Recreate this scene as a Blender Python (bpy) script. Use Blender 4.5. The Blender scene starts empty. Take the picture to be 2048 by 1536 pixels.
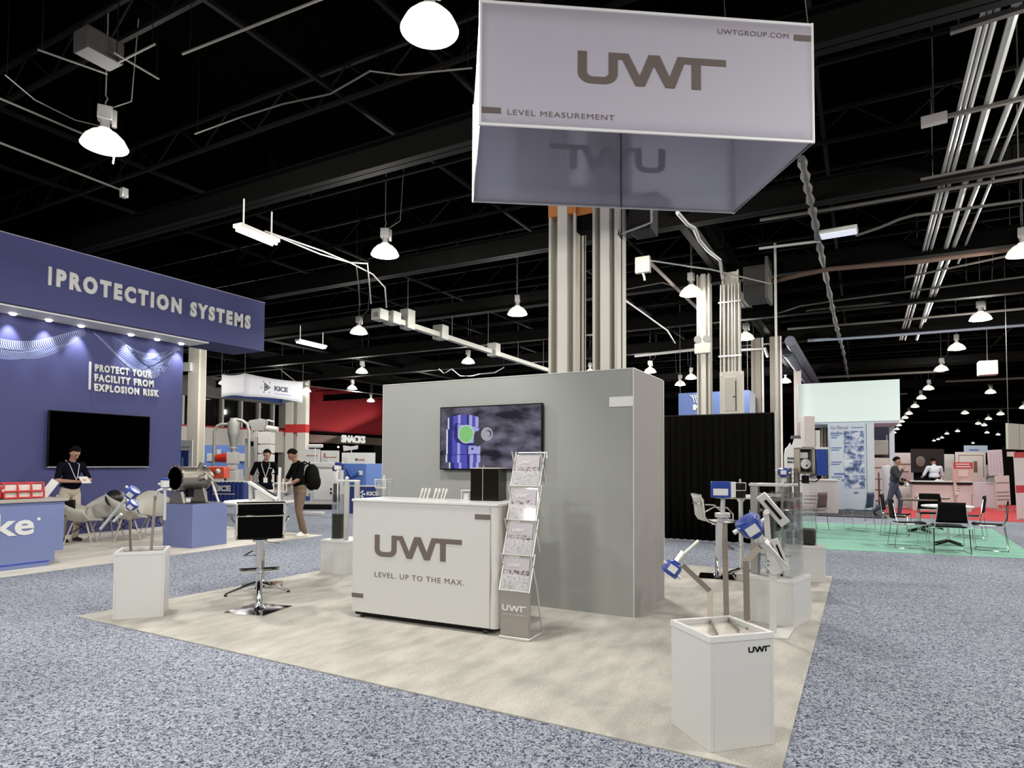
import bpy, bmesh, math, random
from mathutils import Vector, Matrix
rnd = random.Random(7)
S = bpy.context.scene
COL = S.collection
PI = math.pi
def R(d): return math.radians(d)

# ------------------------------------------------------------ camera, world, exposure, hall lamps
cam = bpy.data.cameras.new('camera'); cam_o = bpy.data.objects.new('camera', cam); COL.objects.link(cam_o)
fw = Vector((-0.47796, 0.87759, 0.0373)); rt = Vector((0.87819, 0.47826, 0.00471))
fw.normalize(); rt = (rt - fw*rt.dot(fw)).normalized(); upv = rt.cross(fw)
m = Matrix((rt, upv, -fw)).transposed().to_4x4(); m.translation = Vector((0, 0, 1.48))
cam_o.matrix_world = m
cam.sensor_fit = 'HORIZONTAL'; cam.sensor_width = 36; cam.lens = 36*1283.87/2048
cam.shift_y = 0.0540; cam.clip_end = 500; cam.clip_start = 0.05
S.camera = cam_o
S.view_settings.view_transform = 'Standard'; S.view_settings.look = 'None'
S.view_settings.gamma = 1; S.view_settings.use_curve_mapping = False; S.view_settings.exposure = 0.0
wd = bpy.data.worlds.new('world'); S.world = wd; wd.use_nodes = True
wd.node_tree.nodes['Background'].inputs[0].default_value = (0.80, 0.86, 1.0, 1)
wd.node_tree.nodes['Background'].inputs[1].default_value = 0.035
S.cycles.max_bounces = 6; S.cycles.diffuse_bounces = 3; S.cycles.glossy_bounces = 3
S.cycles.transmission_bounces = 6; S.cycles.transparent_max_bounces = 10
S.cycles.caustics_reflective = False; S.cycles.caustics_refractive = False
S.cycles.sample_clamp_indirect = 4

LAMP_Z = 5.10
def lamp_light(x, y, power=165, col=(1.0, 0.965, 0.90), z=LAMP_Z-0.05):
    l = bpy.data.lights.new('lamp_light', 'AREA'); l.shape = 'DISK'; l.size = 0.40; l.energy = power*0.6; l.color = col
    o = bpy.data.objects.new('lamp_light', l); o.location = (x, y, z); COL.objects.link(o)
    l = bpy.data.lights.new('lamp_glow', 'POINT'); l.shadow_soft_size = 0.16; l.energy = power*1.1; l.color = col   # the prismatic bowl also throws light sideways
    o = bpy.data.objects.new('lamp_glow', l); o.location = (x, y, z-0.14); COL.objects.link(o); return o
# the grid of high bay lamps that lights the hall: rows in view and the rows behind and beside the camera
for gx in (-22.0, -17.6, -12.35, -7.4, -3.1, 2.65, 8.9):
    for gy in (-10.5, -5.6, -0.9, 4.2, 8.65, 13.7, 19.5, 24.2, 29.3):
        if gx < -15 and gy < 10: continue
        if gx < -9 and gy < -4: continue
        if gx == -12.35 and 0 < gy < 10: continue     # no lamp hangs over the blue booth
        lamp_light(gx, gy, 50 if (gx == -3.1 and gy == 13.7) else 165)     # the warm lamp by the panel column burns low

# ------------------------------------------------------------ materials
MATS = {}
def mat(name, col, rough=0.5, metal=0.0, emit=None, estr=1.0, trans=0.0, alpha=1.0, spec=0.5, coat=0.0, bump=0, bscale=80, var=0, vscale=6, ior=1.45):
    if name in MATS: return MATS[name]
    m = bpy.data.materials.new(name); m.use_nodes = True; nt = m.node_tree; b = nt.nodes['Principled BSDF']
    b.inputs['Base Color'].default_value = (*col, 1); b.inputs['Roughness'].default_value = rough
    b.inputs['Metallic'].default_value = metal; b.inputs['Specular IOR Level'].default_value = spec
    b.inputs['Transmission Weight'].default_value = trans; b.inputs['Alpha'].default_value = alpha
    b.inputs['Coat Weight'].default_value = coat; b.inputs['IOR'].default_value = ior
    if emit: b.inputs['Emission Color'].default_value = (*emit, 1); b.inputs['Emission Strength'].default_value = estr
    tc = None
    if bump or var:
        tc = nt.nodes.new('ShaderNodeTexCoord')
    if var:
        n = nt.nodes.new('ShaderNodeTexNoise'); n.inputs['Scale'].default_value = vscale; n.inputs['Detail'].default_value = 5
        r = nt.nodes.new('ShaderNodeMapRange'); r.inputs[3].default_value = 1-var; r.inputs[4].default_value = 1+var
        mx = nt.nodes.new('ShaderNodeVectorMath'); mx.operation = 'SCALE'; mx.inputs[0].default_value = col
        nt.links.new(tc.outputs['Object'], n.inputs['Vector']); nt.links.new(n.outputs[0], r.inputs[0])
        nt.links.new(r.outputs[0], mx.inputs['Scale']); nt.links.new(mx.outputs[0], b.inputs['Base Color'])
    if bump:
        n = nt.nodes.new('ShaderNodeTexNoise'); n.inputs['Scale'].default_value = bscale; n.inputs['Detail'].default_value = 4
        bp = nt.nodes.new('ShaderNodeBump'); bp.inputs['Strength'].default_value = bump; bp.inputs['Distance'].default_value = 0.01
        nt.links.new(tc.outputs['Object'], n.inputs['Vector']); nt.links.new(n.outputs[0], bp.inputs['Height'])
        nt.links.new(bp.outputs[0], b.inputs['Normal'])
    if emit: m.cycles.emission_sampling = 'NONE' if estr < 40 else 'AUTO'
    MATS[name] = m; return m

def ramp_mat(name, stops, tex='noise', scale=(1, 1, 1), tscale=5, detail=6, rough=0.9, dist=0.0, bump=0.0, second=None, coord='Object'):
    m = bpy.data.materials.new(name); m.use_nodes = True; nt = m.node_tree; b = nt.nodes['Principled BSDF']
    b.inputs['Roughness'].default_value = rough; b.inputs['Specular IOR Level'].default_value = 0.25
    tc = nt.nodes.new('ShaderNodeTexCoord'); mp = nt.nodes.new('ShaderNodeMapping'); mp.inputs['Scale'].default_value = scale
    nt.links.new(tc.outputs[coord], mp.inputs[0])
    if tex == 'wave':
        n = nt.nodes.new('ShaderNodeTexWave'); n.inputs['Scale'].default_value = tscale; n.inputs['Distortion'].default_value = dist; n.inputs['Detail'].default_value = detail
    else:
        n = nt.nodes.new('ShaderNodeTexNoise'); n.inputs['Scale'].default_value = tscale; n.inputs['Detail'].default_value = detail; n.inputs['Distortion'].default_value = dist
    nt.links.new(mp.outputs[0], n.inputs['Vector'])
    cr = nt.nodes.new('ShaderNodeValToRGB'); nt.links.new(n.outputs['Fac' if tex != 'wave' else 'Fac'], cr.inputs[0])
    while len(cr.color_ramp.elements) < len(stops): cr.color_ramp.elements.new(0.5)
    for e, (p, c) in zip(cr.color_ramp.elements, stops): e.position = p; e.color = (*c, 1)
    outc = cr.outputs[0]
    if second:
        n2 = nt.nodes.new('ShaderNodeTexNoise'); n2.inputs['Scale'].default_value = second[0]; n2.inputs['Detail'].default_value = 3
        mp2 = nt.nodes.new('ShaderNodeMapping'); mp2.inputs['Scale'].default_value = second[4] if len(second) > 4 else (1, 1, 1)
        nt.links.new(tc.outputs[coord], mp2.inputs[0]); nt.links.new(mp2.outputs[0], n2.inputs['Vector'])
        r = nt.nodes.new('ShaderNodeMapRange'); r.inputs[1].default_value = 0.3; r.inputs[2].default_value = 0.7
        r.inputs[3].default_value = second[1]; r.inputs[4].default_value = second[2]
        nt.links.new(n2.outputs[0], r.inputs[0])
        mx = nt.nodes.new('ShaderNodeVectorMath'); mx.operation = 'SCALE'
        nt.links.new(outc, mx.inputs[0]); nt.links.new(r.outputs[0], mx.inputs['Scale']); outc = mx.outputs[0]
    nt.links.new(outc, b.inputs['Base Color'])
    if bump:
        bp = nt.nodes.new('ShaderNodeBump'); bp.inputs['Strength'].default_value = bump; bp.inputs['Distance'].default_value = 0.008
        nt.links.new(n.outputs[0], bp.inputs['Height']); nt.links.new(bp.outputs[0], b.inputs['Normal'])
    MATS[name] = m; return m

def glow(name, col, s):
    m = mat(name, (0.8, 0.8, 0.8), 0.5, emit=col, estr=s); return m

white = mat('white_laminate', (0.56, 0.56, 0.545), 0.35, bump=0.02, bscale=20)
white_g = mat('white_gloss', (0.62, 0.62, 0.61), 0.25)
chrome = mat('chrome', (0.82, 0.82, 0.80), 0.08, 1.0)
steel = mat('brushed_steel', (0.62, 0.60, 0.57), 0.28, 1.0, bump=0.03, bscale=200)
alu = mat('aluminium', (0.66, 0.65, 0.63), 0.38, 0.7)
black = mat('black_plastic', (0.003, 0.003, 0.003), 0.45, spec=0.2)
blackm = mat('black_mesh', (0.0015, 0.0015, 0.0015), 0.9, spec=0.08)
rubber = mat('black_rubber', (0.02, 0.02, 0.02), 0.7)
blue = mat('blue_enamel', (0.018, 0.045, 0.25), 0.3, coat=0.25)
logo_grey = mat('logo_taupe', (0.13, 0.105, 0.095), 0.6)
label_w = mat('label_white', (0.60, 0.60, 0.585), 0.5)
glass = mat('acrylic', (0.93, 0.97, 0.95), 0.03, trans=1.0, ior=1.2, alpha=0.35)
smoke = mat('smoked_acrylic', (0.010, 0.009, 0.006), 0.10, alpha=0.95, spec=0.3)
skin = mat('skin', (0.36, 0.20, 0.135), 0.55)
skin2 = mat('skin_tan', (0.24, 0.125, 0.08), 0.55)
hairm = mat('dark_hair', (0.006, 0.004, 0.003), 0.9, spec=0.08, bump=0.5, bscale=120)

# ------------------------------------------------------------ mesh helpers
class G:
    """collects boxes, bars, tubes, discs and turned shapes and links them as ONE mesh object"""
    def __init__(s): s.v = []; s.f = []; s.mi = []; s.M = Matrix.Identity(4); s.m = 0
    def at(s, x=0, y=0, z=0, rz=0, rx=0, ry=0):
        s.M = Matrix.Translation((x, y, z)) @ Matrix.Rotation(rz, 4, 'Z') @ Matrix.Rotation(ry, 4, 'Y') @ Matrix.Rotation(rx, 4, 'X'); return s
    def add(s, vs, fs):
        b = len(s.v); s.v += [tuple(s.M @ Vector(p)) for p in vs]; s.f += [tuple(b+i for i in f) for f in fs]; s.mi += [s.m]*len(fs); return s
    def box(s, x0, y0, z0, x1, y1, z1):
        vs = [(x, y, z) for z in (z0, z1) for y in (y0, y1) for x in (x0, x1)]
        return s.add(vs, [(0, 2, 3, 1), (4, 5, 7, 6), (0, 1, 5, 4), (2, 6, 7, 3), (0, 4, 6, 2), (1, 3, 7, 5)])
    def cbox(s, c, d): return s.box(c[0]-d[0]/2, c[1]-d[1]/2, c[2]-d[2]/2, c[0]+d[0]/2, c[1]+d[1]/2, c[2]+d[2]/2)
    def bar(s, p, q, w, h, up=(0, 0, 1)):
        p = Vector(p); q = Vector(q); d = (q-p).normalized(); u = Vector(up)
        if abs(d.dot(u)) > 0.98: u = Vector((0, 1, 0))
        a = d.cross(u).normalized()*w/2; b = a.cross(d).normalized()*h/2
        vs = [tuple(e+i*a+j*b) for e in (p, q) for i, j in ((-1, -1), (1, -1), (1, 1), (-1, 1))]
        return s.add(vs, [(0, 1, 2, 3), (7, 6, 5, 4), (0, 4, 5, 1), (1, 5, 6, 2), (2, 6, 7, 3), (3, 7, 4, 0)])
    def cyl(s, p, q, r0, r1=None, n=16, caps=True):
        r1 = r0 if r1 is None else r1
        p = Vector(p); q = Vector(q); d = (q-p).normalized(); u = Vector((0, 0, 1)) if abs(d.z) < 0.9 else Vector((1, 0, 0))
        a = d.cross(u).normalized(); b = d.cross(a)
        vs = []
        for e, r in ((p, r0), (q, r1)):
            for k in range(n):
                t = 2*PI*k/n; vs.append(tuple(e+a*math.cos(t)*r+b*math.sin(t)*r))
        fs = [(k, (k+1) % n, n+(k+1) % n, n+k) for k in range(n)]
        if caps: fs += [tuple(reversed(range(n))), tuple(range(n, 2*n))]
        return s.add(vs, fs)
    def tube(s, pts, r, n=8, closed=False):
        pts = [Vector(p) for p in pts]; N = len(pts); rings = []; prev = None
        for i, p in enumerate(pts):
            if closed: d = (pts[(i+1) % N]-pts[i-1]).normalized()
            else: d = (pts[min(i+1, N-1)]-pts[max(i-1, 0)]).normalized()
            if prev is None:
                u = Vector((0, 0, 1)) if abs(d.z) < 0.9 else Vector((1, 0, 0)); a = d.cross(u).normalized()
            else: a = (prev-d*prev.dot(d)).normalized()
            prev = a; b = d.cross(a); rr = r[i] if isinstance(r, (list, tuple)) else r
            rings.append([tuple(p+a*math.cos(2*PI*k/n)*rr+b*math.sin(2*PI*k/n)*rr) for k in range(n)])
        vs = [v for rg in rings for v in rg]; fs = []
        for i in range(N if closed else N-1):
            j = (i+1) % N
            fs += [(i*n+k, i*n+(k+1) % n, j*n+(k+1) % n, j*n+k) for k in range(n)]
        if not closed: fs += [tuple(reversed(range(n))), tuple(range((N-1)*n, N*n))]
        return s.add(vs, fs)
    def lathe(s, prof, n=24, c=(0, 0, 0), sy=1.0):
        vs = []; fs = []
        for r, z in prof:
            for k in range(n):
                t = 2*PI*k/n; vs.append((c[0]+r*math.cos(t), c[1]+r*math.sin(t)*sy, c[2]+z))
        for i in range(len(prof)-1):
            fs += [(i*n+k, i*n+(k+1) % n, (i+1)*n+(k+1) % n, (i+1)*n+k) for k in range(n)]
        if prof[0][0] > 1e-5: fs.append(tuple(reversed(range(n))))
        if prof[-1][0] > 1e-5: fs.append(tuple(range((len(prof)-1)*n, len(prof)*n)))
        return s.add(vs, fs)
    def ball(s, c, r, n=14, k=9):
        rr = r if isinstance(r, (tuple, list)) else (r, r, r)
        vs = []; fs = []
        for i in range(k+1):
            p = PI*i/k
            for j in range(n):
                t = 2*PI*j/n; vs.append((c[0]+rr[0]*math.sin(p)*math.cos(t), c[1]+rr[1]*math.sin(p)*math.sin(t), c[2]-rr[2]*math.cos(p)))
        for i in range(k): fs += [(i*n+j, i*n+(j+1) % n, (i+1)*n+(j+1) % n, (i+1)*n+j) for j in range(n)]
        return s.add(vs, fs)
    def prism(s, poly, h, axis='z', o=0.0):
        """extrudes a 2D polygon by h; axis z: (x,y), y: (x,z) towards +y, x: (y,z) towards +x"""
        n = len(poly)
        def P(a, b, t): return {'z': (a, b, t), 'y': (a, t, b), 'x': (t, a, b)}[axis]
        vs = [P(a, b, o) for a, b in poly]+[P(a, b, o+h) for a, b in poly]
        fs = [tuple(reversed(range(n))), tuple(range(n, 2*n))]+[(k, (k+1) % n, n+(k+1) % n, n+k) for k in range(n)]
        return s.add(vs, fs)
    def sheet(s, rows, thick=0.0):
        """a grid of points; with thick, a second layer below it"""
        h = len(rows); w = len(rows[0]); vs = [p for r in rows for p in r]
        fs = [(i*w+j, i*w+j+1, (i+1)*w+j+1, (i+1)*w+j) for i in range(h-1) for j in range(w-1)]
        return s.add(vs, fs)
    def obj(s, name, m, parent=None, smooth=40, bevel=0, solid=0, loc=None, fix=True):
        me = bpy.data.meshes.new(name); me.from_pydata(s.v, [], s.f)
        ms = m if isinstance(m, (list, tuple)) else [m]
        for q in ms: me.materials.append(q)
        for p, i in zip(me.polygons, s.mi): p.material_index = i
        if fix:
            bm = bmesh.new(); bm.from_mesh(me); bmesh.ops.recalc_face_normals(bm, faces=bm.faces); bm.to_mesh(me); bm.free()
        if smooth:
            me.polygons.foreach_set('use_smooth', [True]*len(me.polygons)); me.set_sharp_from_angle(angle=R(smooth))
        o = bpy.data.objects.new(name, me); COL.objects.link(o)
        if parent: o.parent = parent
        if loc: o.location = loc
        if bevel:
            b = o.modifiers.new('bevel', 'BEVEL'); b.width = bevel; b.segments = 2; b.limit_method = 'ANGLE'
        if solid:
            b = o.modifiers.new('solid', 'SOLIDIFY'); b.thickness = solid; b.offset = 0
        return o

def tag(o, label, cat, group=None, kind=None):
    o['label'] = label
    if cat: o['category'] = cat
    if group: o['group'] = group
    if kind: o['kind'] = kind
    return o
def thing(name, label, cat, loc=(0, 0, 0), rz=0.0, group=None):
    o = bpy.data.objects.new(name, None); COL.objects.link(o); o.location = loc; o.rotation_euler = (0, 0, rz)
    o.empty_display_size = 0.1
    return tag(o, label, cat, group)
def struct(o, label=None):
    o['kind'] = 'structure'
    if label: o['label'] = label
    return o
def copy_tree(o, parent=None):
    c = o.copy(); COL.objects.link(c); c.parent = parent
    for ch in list(o.children): copy_tree(ch, c)
    return c
def dup(o, loc, rz, label, group=None):
    c = copy_tree(o); c.location = loc; c.rotation_euler = (0, 0, rz); c['label'] = label
    if group: c['group'] = group
    return c

def text(s, size, m, parent, name='lettering', loc=(0, 0, 0), rot=(PI/2, 0, 0), ext=0.002, bold=0.0, xs=1.0, align='LEFT', space=1.0, lines=1.0, shear=0.0, M=None, W=None, H=None):
    c = bpy.data.curves.new(name, 'FONT'); c.body = s; c.size = size; c.extrude = ext; c.offset = bold; c.align_x = align
    c.space_character = space; c.space_line = lines; c.shear = shear; c.resolution_u = 3
    t = bpy.data.objects.new('tmp', c); COL.objects.link(t)
    dg = bpy.context.evaluated_depsgraph_get(); me = bpy.data.meshes.new_from_object(t.evaluated_get(dg)); bpy.data.objects.remove(t)
    me.materials.clear(); me.materials.append(m); me.name = name
    me.transform(Matrix.Diagonal((xs, 1, 1, 1)))
    if W:   # fit the line to a measured width (and height)
        xs_ = [v.co.x for v in me.vertices]; ys_ = [v.co.y for v in me.vertices]
        a, b = min(xs_), max(xs_); e, f = min(ys_), max(ys_)
        kx = W/(b-a); ky = H/(f-e) if H else 1.0
        for v in me.vertices: v.co.x = (v.co.x-a)*kx; v.co.y = (v.co.y-e)*ky
    o = bpy.data.objects.new(name, me); COL.objects.link(o); o.location = loc; o.rotation_euler = rot
    if parent: o.parent = parent
    return o

def uwt(g, x, z, w, y=0.0, d=0.002, flip=False):
    """the three joined letters of the stand's logo, drawn w wide with its lower left corner at x, z in the xz plane"""
    k = w/6.05; P = []
    oc = []
    for i in range(9):
        t = PI+PI/2*i/8; oc.append((0.55+0.55*math.cos(t), 0.55+0.55*math.sin(t)))
    for i in range(9):
        t = -PI/2+PI/2*i/8; oc.append((1.05+0.55*math.cos(t), 0.55+0.55*math.sin(t)))
    ic = []
    for i in range(9):
        t = PI+PI/2*i/8; ic.append((0.60+0.24*math.cos(t), 0.60+0.24*math.sin(t)))
    for i in range(9):
        t = -PI/2+PI/2*i/8; ic.append((1.00+0.24*math.cos(t), 0.60+0.24*math.sin(t)))
    oc = [(0, 1.65)]+oc+[(1.6, 1.65)]; ic = [(0.36, 1.65)]+ic+[(1.24, 1.65)]
    for i in range(len(oc)-1): P.append([oc[i], oc[i+1], ic[i+1], ic[i]])
    P += [[(1.24, 1.65), (1.24, 1.32), (1.9, 1.32), (2.02, 1.65)], [(1.66, 1.65), (2.03, 1.65), (2.70, 0), (2.33, 0)],
          [(2.33, 0), (2.70, 0), (3.26, 1.65), (2.86, 1.65)], [(2.86, 1.65), (3.30, 1.65), (3.92, 0), (3.55, 0)],
          [(3.55, 0), (3.92, 0), (4.42, 1.65), (4.05, 1.65)], [(4.05, 1.65), (4.05, 1.6), (4.30, 1.30), (6.05, 1.30), (6.05, 1.65)],
          [(4.62, 0), (5.0, 0), (5.0, 1.31), (4.62, 1.31)]]
    for n_, p in enumerate(P):
        q = [(x+a*k, z+b*k*0.78) for a, b in p]
        if flip: q = [(2*x+w-a, b) for a, b in q]
        g.prism(q, d+.004, 'y', y-(n_ % 24)*.00006*(1 if not flip else -1)-(.004 if flip else 0))
    return g

# ------------------------------------------------------------ floor and carpets
blue_carpet = ramp_mat('blue_carpet', [(0.36, (0.022, 0.028, 0.055)), (0.44, (0.085, 0.10, 0.15)), (0.51, (0.25, 0.27, 0.32)), (0.66, (0.37, 0.39, 0.43))],
                       tscale=46, detail=3, dist=1.6, rough=0.95, bump=0.35, second=(0.5, 0.84, 1.12))
grey_carpet = ramp_mat('grey_carpet', [(0.25, (0.28, 0.265, 0.235)), (0.5, (0.40, 0.385, 0.35)), (0.75, (0.50, 0.485, 0.445))],
                       tscale=110, detail=5, rough=0.95, bump=0.2, second=(2.4, 0.80, 1.12, 0, (2.6, 1, 1)))
light_floor = ramp_mat('light_vinyl', [(0.3, (0.42, 0.38, 0.32)), (0.5, (0.60, 0.57, 0.50)), (0.7, (0.68, 0.65, 0.58))],
                       tscale=1.5, scale=(4, 0.5, 1), detail=6, rough=0.5)
green_carpet = ramp_mat('green_carpet', [(0.3, (0.15, 0.34, 0.26)), (0.7, (0.24, 0.46, 0.37))], tscale=30, rough=0.95, second=(1.0, 0.85, 1.12, 0, (0.4, 3, 1)))
red_carpet = mat('red_carpet', (0.42, 0.035, 0.04), 0.95)
dark_base = mat('dark_booth_floor', (0.03, 0.03, 0.04), 0.8)
fl = struct(G().box(-60, -30, -0.12, 60, 190, 0).obj('floor', blue_carpet, smooth=0), 'hall floor covered in mottled blue grey carpet')
struct(G().prism([(-6.594,3.436), (-0.36, 3.34), (-0.36, 9.52), (-6.40, 9.52)], 0.008).obj('floor_booth', grey_carpet, smooth=0), 'square of beige grey carpet under the white counter and grey wall')
fv = struct(G().prism([(-14.0, 2.5), (-9.60, 2.5), (-9.60, 9.62), (-14.0, 9.9)], 0.010).obj('floor_left_booth', light_floor, smooth=0), 'pale wood vinyl floor of the blue booth')
struct(G().prism([(-1.801,12.353), (2.45, 12.95), (2.65, 18.5), (-1.9, 18.1)], 0.008).obj('floor_green', green_carpet, smooth=0), 'mint green carpet under the black mesh chairs')
struct(G().prism([(0.6, 21.2), (9.5, 21.2), (10.5, 34), (0.6, 34)], 0.008).obj('floor_red', red_carpet, smooth=0), 'red carpet behind the far white counter')
struct(G().box(-2.3, 20.5, 0, 0.6, 26, 0.03).obj('floor_dark', dark_base, smooth=0), 'dark floor under the pale poster booth')
# ------------------------------------------------------------ ceiling: deck, girders, beams, joists
deck = mat('black_deck', (0.0006, 0.0006, 0.0005), 0.95, spec=0.0)
dark_steel = mat('dark_steel', (0.0018, 0.0017, 0.0014), 0.7, spec=0.1, var=0.2, vscale=2)
grey_steel = mat('grey_steel', (0.16, 0.155, 0.145), 0.5)
ceil = struct(G().box(-60, -30, 6.75, 60, 190, 6.9).obj('ceiling', deck, smooth=0), 'black painted hall ceiling')
def beam_i(p, q, w, h, name, m=dark_steel, parent=None):
    """I shaped steel beam between two points, its underside at the points' height"""
    g = G(); p = Vector(p); q = Vector(q); t = max(0.016, w*0.07)
    for z, ww, hh in ((t/2, w, t), (h/2, t, h), (h-t/2, w, t)):
        g.bar(p+Vector((0, 0, z)), q+Vector((0, 0, z)), ww, hh)
    return g.obj(name, m, parent, smooth=0)
for gx in (-22.5, -17.7, -2.62, 8.3): beam_i((gx, -8, 5.62), (gx, 110, 5.62), 0.30, 0.62, 'girder', parent=ceil)
for gy in (-1.2, 6.62, 10.6, 14.3, 18.3, 22.3, 30.3, 38.3, 46.3, 54.3, 62.3): beam_i((-40, gy, 5.42), (40, gy, 5.42), 0.22, 0.36, 'beam', parent=ceil)
y = 1.9
jm = G()
while y < 60:
    g = G()
    g.bar((-40, y, 5.98), (30, y, 5.98), 0.045, 0.045); g.bar((-40, y, 6.42), (30, y, 6.42), 0.045, 0.045)
    if y < 34:
        x = -16.0; up_ = True
        while x < 8:
            g.bar((x, y, 5.98 if up_ else 6.42), (x+0.55, y, 6.42 if up_ else 5.98), 0.018, 0.018); x += 0.55; up_ = not up_
    g.obj('joist', dark_steel, ceil, smooth=0)
    y += 1.98
for x in [-11.6, -9.7, -5.6, -4.1, -0.4, 4.4, 6.2]:
    G().bar((x, -6, 6.02), (x, 70, 6.02), 0.05, 0.05).obj('bridging', dark_steel, ceil, smooth=0)
# ------------------------------------------------------------ outer walls
blackw = mat('black_wall', (0.003, 0.003, 0.003), 0.95, spec=0.05)
cream = mat('cream_paint', (0.62, 0.59, 0.52), 0.5, var=0.03)
redw = mat('red_wall', (0.30, 0.012, 0.02), 0.7)
redt = mat('red_stripe', (0.50, 0.03, 0.03), 0.6)
struct(G().box(-30, 189.5, 0, 60, 190, 6.75).obj('wall_far', blackw, smooth=0), 'black far end wall of the hall')
struct(G().box(59.5, -30, 0, 60, 190, 6.75).obj('wall_right', blackw, smooth=0), 'dark right side wall of the hall')
struct(G().box(-60, -30, 0, 60, -29.5, 6.75).obj('wall_back', blackw, smooth=0), 'dark wall behind the camera')
wl = struct(G().box(-31.2, -30, 0, -31, 190, 6.75).obj('wall_left', blackw, smooth=0), 'left side wall of the hall behind the snack stand')
XL = -30.0
G().box(XL-1, 4, 2.05, XL, 26.9, 3.28).obj('wall_band', cream, wl, smooth=0)
G().box(XL-0.9, 4, 4.85, XL-0.05, 26.9, 6.0).obj('fascia_panel', mat('drab', (0.16, 0.15, 0.13), 0.7), wl, smooth=0)
G().box(XL-1, 4, 3.28, XL+0.03, 26.9, 3.36).obj('red_rail', redt, wl, smooth=0)
for i, yy in enumerate([19.4, 20.5, 21.6, 22.8, 24.0, 25.2, 26.2]):
    G().box(XL-0.4, yy-0.06, 3.36, XL-0.1, yy+0.06, 4.9).obj('mullion', cream, wl, smooth=0)
for i, (a, b) in enumerate(((17.5, 19.3), (19.5, 20.4), (20.6, 21.5), (21.7, 22.7), (22.9, 23.9), (24.1, 25.1), (25.3, 26.1))):
    g = G(); n = 14; rows = [[], []]
    for k in range(n+1):
        yy = a+(b-a)*k/n; xx = XL-0.6+0.05*math.sin(k*2.4)
        rows[0].append((xx, yy, 3.3)); rows[1].append((xx, yy, 4.9))
    g.sheet(rows).obj('curtain_panel', mat('dark_curtain', (0.018, 0.017, 0.014), 0.85), wl, fix=False)
gl = G().box(XL-0.32, 17.5, 3.36, XL-0.30, 26.2, 4.85)
gl.obj('pane', mat('dark_glass', (0.01, 0.01, 0.01), 0.05, alpha=0.25, coat=1), wl, smooth=0)
# red wall over the snack counter
G().box(XL-0.6, 27.9, 3.45, XL-0.3, 60, 6.3).obj('red_panel', redw, wl, smooth=0)
G().box(XL-0.8, 27.9, 3.30, XL-0.2, 60, 3.45).obj('shadow_gap', blackw, wl, smooth=0)
G().box(XL-0.7, 27.9, 2.72, XL-0.1, 60, 3.22).obj('sign_band', mat('sign_band', (0.11, 0.09, 0.07), 0.5), wl, smooth=0)
sn = text('SNACKS', 0.62, mat('snack_letters', (0.7, 0.7, 0.68), 0.5, emit=(1, .98, .92), estr=0.5), wl, 'sign_letters', loc=(XL-0.04, 31.7, 2.80), rot=(PI/2, 0, PI/2), ext=0.03, bold=0.025, W=2.3, H=0.50)  # emission added so the unlit letters stand out from the dark band
for yy in (29.7, 31.9, 33.6, 36.0):
    G().ball((XL-0.5, yy, 2.5), 0.06).obj('spot_bulb', glow('spot_glow', (1, 0.9, 0.75), 6), wl)
pc = G(); pc.box(XL-0.5, 26.9, 0, XL+0.35, 27.35, 6.2); pc.box(XL-0.5, 27.5, 0, XL+0.35, 27.95, 6.2)
pc.obj('pilaster', cream, wl, smooth=0)
G().box(XL-0.49, 26.88, 3.0, XL+0.37, 27.97, 3.5).obj('red_band', redt, wl, smooth=0)
# uplight of the red wall: the wash comes from fittings on the sign band
for yy in (32.0, 40.5):
    l = bpy.data.lights.new('wall_wash', 'AREA'); l.shape = 'RECTANGLE'; l.size = 8; l.size_y = 0.1; l.energy = 60; l.color = (1, 0.7, 0.65)
    o = bpy.data.objects.new('wall_wash', l); o.location = (XL+0.35, yy, 3.35); o.rotation_euler = (R(180), 0, R(90)); o.rotation_euler = (R(180), R(-20), R(90)); COL.objects.link(o)

# ------------------------------------------------------------ high bay lamps
lens_m = glow('lamp_lens', (1.0, 0.98, 0.93), 9.0)
dome_m = mat('lamp_dome', (0.8, 0.8, 0.78), 0.3, emit=(1, 0.95, 0.85), estr=0.8)
def make_lamp(label, group):
    t = thing('high_bay_lamp', label, 'lamp', (0, 0, 0), 0, group)
    g = G(); g.lathe([(0.235, 0), (0.232, 0.03), (0.20, 0.09), (0.14, 0.15), (0.075, 0.185), (0.07, 0.20)], 28); g.lathe([(0.24, -0.006), (0.245, 0.0), (0.235, 0.012)], 28)
    g.obj('lamp_shade', dome_m, t)
    G().lathe([(0.0, -0.035), (0.12, -0.028), (0.20, -0.010), (0.228, 0.004), (0.0, 0.006)], 28).obj('lens', lens_m, t)
    g = G(); g.cyl((0, 0, 0.20), (0, 0, 0.32), 0.05, n=12); g.box(-0.075, -0.06, 0.30, 0.075, 0.06, 0.46); g.cyl((0.09, 0, 0.24), (0.09, 0, 0.44), 0.028, n=10)
    g.obj('ballast_housing', alu, t, bevel=0.006)
    g = G(); g.tube([(0, 0, 0.46), (0, 0.0, 0.52), (0.02, 0, 0.56), (0.0, 0, 0.6), (0, 0, 1.64)], 0.008, 6); g.tube([(0.05, 0, 0.46), (0.25, 0.05, 0.62), (0.3, 0.06, 1.64)], 0.007, 6)
    g.obj('hanger', grey_steel, t)
    return t
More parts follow.
